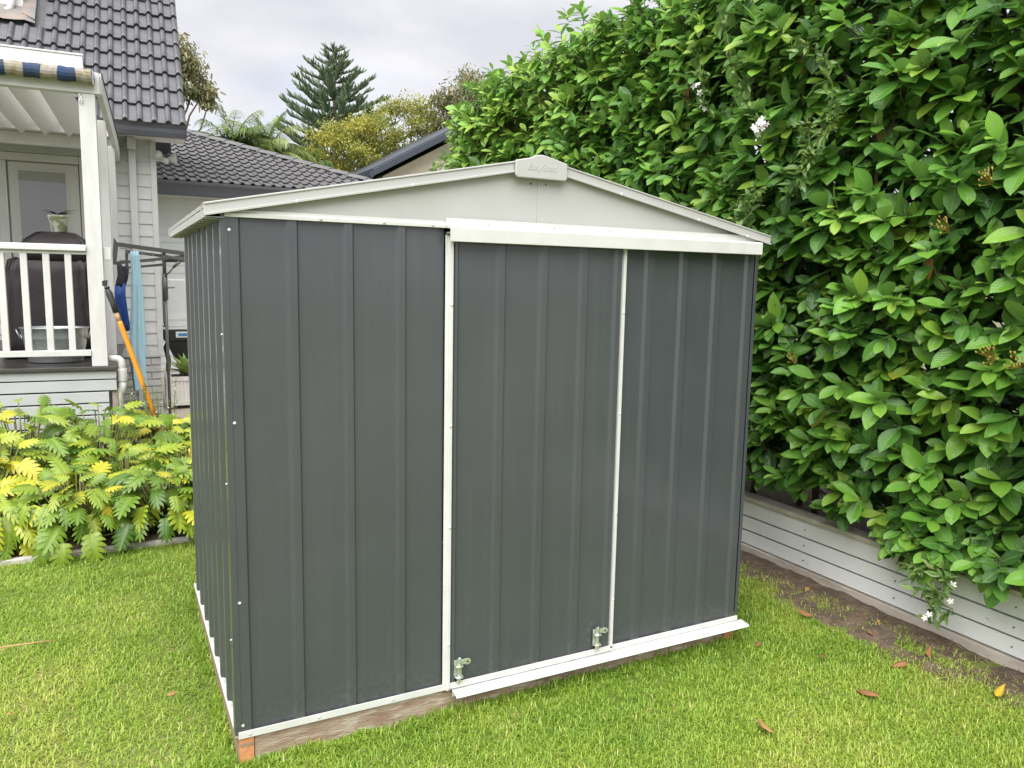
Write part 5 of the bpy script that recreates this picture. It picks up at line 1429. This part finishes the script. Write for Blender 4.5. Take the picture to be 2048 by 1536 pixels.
# ================================================================== PHILODENDRON BED
def xan_mesh(k, tint):
    rx = random.Random(100 + k)
    curve = 0.20 + 0.16 * (k % 4); fold = 0.20 + .12 * (k % 3)
    V = []; U = []; Q = []; Tn = []
    def addv(x, y):
        r_ = abs(y)
        V.append((x, y, -curve * x * x + fold * r_ - 0.9 * r_ * r_)); U.append((x, max(-1, min(1, y / .3)))); return len(V) - 1
    nl = 5
    hw = lambda t: 0.040 + 0.10 * math.sin(math.pi * min(1, t * .85 + .12)) * (1 - .35 * t)
    ts = np.linspace(0.0, 0.88, nl + 1)
    mid = [addv(t, 0) for t in ts]
    for s in (-1, 1):
        edge = [addv(t, s * hw(t)) for t in ts]
        for i in range(nl):
            Q.append((mid[i], mid[i + 1], edge[i + 1], edge[i]) if s > 0 else (mid[i], edge[i], edge[i + 1], mid[i + 1]))
            t0, t1 = ts[i], ts[i + 1]; tm = (t0 + t1) / 2; w_ = t1 - t0
            Ll = (0.31 * math.sin(math.pi * (0.22 + .70 * (tm / .88))) ** .8 + .03) * rx.uniform(.85, 1.12)
            fwd = -0.10 + 0.75 * tm
            def lp(a, b):       # a across lobe -1..1, b out 0..1
                return (tm + a * w_ * .5 * (.98 if b < .3 else .96 if b < .75 else .70) + fwd * Ll * b + .05 * b * b, s * (hw(tm) + Ll * b))
            r0 = addv(*lp(-1, 0)); r1 = addv(*lp(1, 0)); m0 = addv(*lp(-1, .55)); m1 = addv(*lp(1, .55)); e0 = addv(*lp(-.75, .92)); e1 = addv(*lp(.75, .92)); tp = addv(*lp(.25, 1.06))
            for f in ((r0, r1, m1, m0), (m0, m1, e1, e0)):
                Q.append(f if s > 0 else f[::-1])
            Tn.append((e0, e1, tp) if s > 0 else (tp, e1, e0))
    # end lobe
    a = addv(0.97, .085); b = addv(0.97, -.085); c = addv(1.06, 0)
    el_ = len(ts) - 1
    e_r = [i for i, v in enumerate(V) if abs(v[0] - ts[-1]) < 1e-6 and abs(abs(v[1]) - hw(ts[-1])) < 1e-6]
    er = [i for i in e_r if V[i][1] > 0][0]; el2 = [i for i in e_r if V[i][1] < 0][0]
    Q.append((mid[-1], c, a, er)); Q.append((mid[-1], el2, b, c))
    A_ = np.array([(u[0], u[1], np.clip(tint + .12 * (rx.random() - .5), 0, 1)) for u in U])
    return arr_mesh('leaf', np.array(V), [np.array(Q), np.array(Tn)], M['xan_leaf'], A_)
NT = 10
xvar = [[xan_mesh(k * NT + j, j / (NT - 1)) for k in range(4)] for j in range(NT)]
rx = random.Random(17)
plants = []
for (yy, z0, hgt, xs__) in ((2.84, G, .40, np.arange(-2.3, .95, .43)), (3.38, G, .56, np.arange(-2.5, .85, .44)), (3.92, G, .70, np.arange(-2.3, .75, .45))):
    for i, x in enumerate(xs__): plants.append((x + rx.uniform(-.08, .08), yy + rx.uniform(-.08, .08), hgt * rx.uniform(.88, 1.12) * (.80 if x > -.40 and yy > 3.1 else 1.0)))
rowname = {0: 'front row of the bed', 1: 'middle row of the bed', 2: 'back row against the deck'}
counts = {0: 0, 1: 0, 2: 0}
ordn = ['leftmost', 'second from left', 'third from left', 'fourth from left', 'fifth from left', 'sixth from left', 'seventh from left', 'eighth from left', 'ninth from left']
for (x, y, hgt) in plants:
    rw_ = 0 if y < 3.13 else 1 if y < 3.65 else 2
    lab = 'yellow-green lobed leaf philodendron, %s in the %s' % (ordn[min(8, counts[rw_])], rowname[rw_])
    counts[rw_] += 1
    t = thing('philodendron', lab, 'plant', (x, y, G), group='philodendrons planted along the deck')
    pet = MB()
    yel = rx.uniform(.28, .66)
    nleaf = 116
    for k in range(nleaf):
        a = k * 2.39996 + rx.uniform(-.3, .3)
        f = (k + .5) / nleaf                       # 0 inner upright, 1 outer low
        el = R(84 - 66 * f + rx.uniform(-10, 10))
        Lp = hgt * rx.uniform(.82, 1.05) * (1.0 - .12 * f)
        d = np.array((math.cos(a) * math.cos(el), math.sin(a) * math.cos(el), math.sin(el)))
        p0 = np.array((0.03 * math.cos(a), .03 * math.sin(a), 0.0))
        p2 = p0 + d * Lp
        p1 = p0 + d * Lp * .55 + np.array((0, 0, .03))
        pet.tube([p0, p1, p2], [.007, .0055, .004], 5)
        size = rx.uniform(.095, .175) * (.75 if f < .12 else 1.0)
        dirr = np.array((math.cos(a), math.sin(a), .70 - 1.75 * f + rx.uniform(-.55, .3)))
        nr = np.array((math.cos(a) * .4, math.sin(a) * .4 - .35, .9)) + np.array((rx.gauss(0, .3), rx.gauss(0, .3), 0))
        tv = min(1, max(0, rx.gauss(yel, .20) + (.45 if rx.random() < .06 else 0) - .12 * (f > .7) * rx.random()))
        j = int(round(tv * (NT - 1)))
        inst('leaf', xvar[j][rx.randrange(4)], t, mtx(dirr, nr, p2, size * 1.08, rx.uniform(.62, .90)))
    pet.build('stalks', M['stem'], t, smooth=True)
# small white-flowered herb at the corner of the bed
hb = thing('flowering_herb', 'wispy upright herb with tiny white flowers at bed corner', 'plant', (-0.12, 4.12, G))
P, Dd, Nn, Sz, Tn = [], [], [], [], []
hs = MB(); fl2 = MB()
for k in range(34):
    a = rx.uniform(0, 6.28); r0 = rx.uniform(0, .14)
    p0 = np.array((r0 * math.cos(a) * 1.3, r0 * math.sin(a) * .7, 0)); hgt = rx.uniform(.62, .90)
    p1 = p0 * 1.5 + np.array((rx.uniform(-.05, .05), rx.uniform(-.04, .04), hgt))
    hs.tube([p0, (p0 + p1) / 2 + np.array((0, 0, .02)), p1], [.003, .0022, .001], 4)
    for s in np.linspace(.4, 1, 34):
        c = p0 + (p1 - p0) * s
        aa = rx.uniform(0, 6.28)
        P.append(c); Dd.append((math.cos(aa), math.sin(aa), .6)); Nn.append((0, 0, 1.0)); Sz.append(rx.uniform(.018, .032)); Tn.append(rx.uniform(.4, 1))
    for s in (.66, .78, .9):
        if rx.random() < .4: flower(fl2, p0 + (p1 - p0) * s + np.array((0, -.01, 0)), .0065, (0, -1, .4))
hs.build('stems', M['stem'], hb)['kind'] = 'stuff'
fl2.build('flowers', M['petal'], hb, fix=False)['kind'] = 'stuff'
V, F, A_ = scatter(T_jas, np.array(P), np.array(Dd), np.array(Nn), np.array(Sz), np.array(Tn))
inst('foliage', arr_mesh('foliage', V, [F], M['jasmine_leaf'], A_), hb)['kind'] = 'stuff'

# ================================================================== GRASS
g = np.random.default_rng(4)
def lawn_points(n, x0, x1, y0, y1):
    p = np.stack([g.uniform(x0, x1, n), g.uniform(y0, y1, n)], -1)
    # keep what the lens, or one a step aside, can see
    d = p - CAM[:2]
    yawp = np.arctan2(d[:, 0], d[:, 1]) - yaw
    ok = (np.abs(yawp) < R(46)) & (np.linalg.norm(d, axis=1) > 1.55)
    inside = (p[:, 0] > 0.0) & (p[:, 0] < W - 0.005) & (p[:, 1] > 0.003) & (p[:, 1] < D)
    edge = 3.11 + .11 * (vnoise(np.stack([p[:, 1] * 3.1, p[:, 1] * 0 + 1], -1), 3) - .5) + .07 * (vnoise(np.stack([p[:, 1] * 11, p[:, 1] * 0 + 4], -1), 5) - .5) + g.normal(0, .02, len(p))
    ok &= ~inside & (p[:, 0] < edge) & (p[:, 1] < 2.525)
    thin = vnoise(p * 4.5, 21)      # bare and thin spots toward the hedge
    ok &= ~((p[:, 0] > 2.80) & (g.random(len(p)) < np.clip((thin - .45) * 2.2, 0, .9)))
    return p[ok]
def blades(p, ln, wd, tintoff=0.0):
    n = len(p)
    a = g.uniform(0, 2 * np.pi, n) + 1.2 * (vnoise(p * 6, 8) - .5)
    lean = np.clip(g.normal(.80, .36, n), .02, 1.35)
    h = g.uniform(*ln, n) * (.75 + .5 * vnoise(p * 9, 2))
    d = np.stack([np.cos(a), np.sin(a)], -1)
    s = np.stack([-d[:, 1], d[:, 0]], -1)
    w_ = g.uniform(*wd, n)
    z0 = np.full(n, G - .008)
    bx = np.zeros((n, 5, 3))
    c1 = p + d * (h * np.sin(lean) * .42)[:, None]; c2 = p + d * (h * np.sin(np.minimum(lean * 1.5, 1.5)))[:, None]
    bx[:, 0, :2] = p - s * w_[:, None] * .5; bx[:, 1, :2] = p + s * w_[:, None] * .5
    bx[:, 2, :2] = c1 + s * w_[:, None] * .5; bx[:, 3, :2] = c1 - s * w_[:, None] * .5; bx[:, 4, :2] = c2
    bx[:, 0:2, 2] = z0[:, None]; bx[:, 2:4, 2] = (z0 + h * np.cos(lean) * .62)[:, None]; bx[:, 4, 2] = z0 + h * np.maximum(np.cos(np.minimum(lean * 1.5, 1.5)), .12)
    patch = vnoise(p * 1.3, 30) * .35 + vnoise(p * 3.1, 31) * .35 + vnoise(p * 8.3, 33) * .3
    t = .06 + .85 * patch + g.normal(0, .11, n) + tintoff + .04 * np.clip(-p[:, 0] * .8, -.3, 1)
    dry = g.random(n) < (.015 + .16 * np.clip(vnoise(p * 5.2, 41) - .62, 0, 1) * 2 + .10 * np.clip((p[:, 0] - 2.5), 0, 1))
    t[dry] = g.uniform(.86, 1, dry.sum())
    A_ = np.zeros((n, 5, 3)); A_[:, :, 2] = np.clip(t, 0, 1)[:, None]; A_[:, 2:4, 0] = .5; A_[:, 4, 0] = 1
    off = (np.arange(n) * 5)[:, None]
    return bx.reshape(-1, 3), np.array([[0, 1, 2, 3]]) + off, np.array([[3, 2, 4]]) + off, A_.reshape(-1, 3)
pts = [lawn_points(165000, -2.6, 0.2, -1.4, 2.53), lawn_points(228000, -0.6, 3.2, -2.2, 0.05), lawn_points(44000, W - .05, 3.15, -.05, 2.53)]
pA = np.concatenate(pts)
n_ = 5200          # longer tufts the mower misses along the shed's base
tu = np.concatenate([np.stack([g.uniform(-.02, W + .05, n_), g.uniform(-.075, -.008, n_)], -1), np.stack([g.uniform(-.045, -.012, 2200), g.uniform(-.03, D, 2200)], -1)])
tu = tu[vnoise(tu * 9, 77) > .38]
V2, G4, G3, A2 = blades(tu, (.030, .062), (.003, .0052))
V, F4, F3, A_ = blades(pA, (.017, .042), (.0026, .0046))
nv = len(V)
gr = inst('grass', arr_mesh('grass', np.concatenate([V, V2]), [np.concatenate([F4, G4 + nv]), np.concatenate([F3, G3 + nv])], M['grass'], np.concatenate([A_, A2])), None)
tag(gr, 'short bright green lawn grass with a few straw blades', 'grass', kind='stuff')

# ------------------------------------------------------------------ fallen leaves
T_dry = [blade_template(7, 0.42, -0.35, c_, shape=[0.12, 0.65, 0.95, 1.0, 0.8, 0.42, 0]) for c_ in (0.35, -0.3, 0.1)]
fallen = [(3.111, .293, .115, 20, .80, 'long tan fallen leaf on the soil by the retaining wall', .012),
          (2.762, .017, .10, 140, .35, 'curled brown fallen leaf on lawn right of shed threshold', .03),
          (2.899, -.267, .07, 60, .42, 'small orange brown leaf at the lawn edge near the soil', .028),
          (2.396, -.647, .12, 100, .30, 'large reddish brown fallen leaf on lawn in the foreground', .035),
          (2.895, -.895, .09, 15, 1.0, 'bright yellow fallen leaf at the right edge of lawn', .03),
          (1.813, -.664, .115, 80, .62, 'orange upturned fallen leaf in front of the shed', .038),
          (2.747, -.548, .09, 170, .38, 'curled brown leaf on lawn below the jasmine sprig', .03),
          (2.976, -.525, .085, 40, .45, 'pale brown leaf on the bare soil below the jasmine sprig', .014),
          (2.300, -.130, .06, 30, .30, 'small brown leaf just off the shed threshold end', .03),
          (2.484, -.343, .05, 120, .25, 'tiny rust coloured leaf in the middle of right lawn', .03),
          (3.050, -.205, .06, 75, .85, 'small straw coloured leaf on soil beside the wall', .012),
          (-.183, .537, .05, 10, .70, 'small tan leaf on lawn left of the shed corner', .034),
          (-.743, .655, .05, 100, .75, 'pale tan leaf at the left edge of lawn', .034)]
for i, (x, y, s, rz, tint, lab, dz) in enumerate(fallen):
    d = np.array((math.cos(R(rz)), math.sin(R(rz)), .12))
    s *= .86
    V, F, A_ = scatter(T_dry[i % 3], np.array([-d * s * .5]), d[None], np.array([(rx.uniform(-.5, .5), rx.uniform(-.6, 0), 1.0)]), [s], [tint])
    o = inst('fallen_leaf', arr_mesh('fallen_leaf', V, [F], M['dry_leaf'], A_), None, loc=(x, y, G + dz))
    md = o.modifiers.new('thick', 'SOLIDIFY'); md.thickness = .0008
    tag(o, lab, 'leaf', 'fallen leaves on the lawn')
tg_ = MB().tube([(-.86, 1.27, G + .035), (-.74, 1.255, G + .038), (-.62, 1.25, G + .036)], [.003, .0035, .002], 6).build('fallen_twig', M['wood_pole'], None, smooth=True)
tag(tg_, 'thin straight dry twig lying on the left lawn', 'twig')
# litter on the bare soil
lt_ = MB()
for k in range(420):
    x, y = rx.uniform(2.95, 3.2), rx.uniform(-1.6, 1.9)
    a = rx.uniform(0, 3.14); l = rx.uniform(.006, .028)
    lt_.add([(x, y, G + .014), (x + l * math.cos(a), y + l * math.sin(a), G + .018), (x + l * math.cos(a) - .004 * math.sin(a), y + l * math.sin(a) + .004 * math.cos(a), G + .017), (x - .004 * math.sin(a), y + .004 * math.cos(a), G + .0135)], [(0, 1, 2, 3)])
lo = lt_.build('leaf_litter', M['litter'], None, fix=False)
tag(lo, 'straw coloured bits of litter scattered along the soil strip', 'litter', kind='stuff')
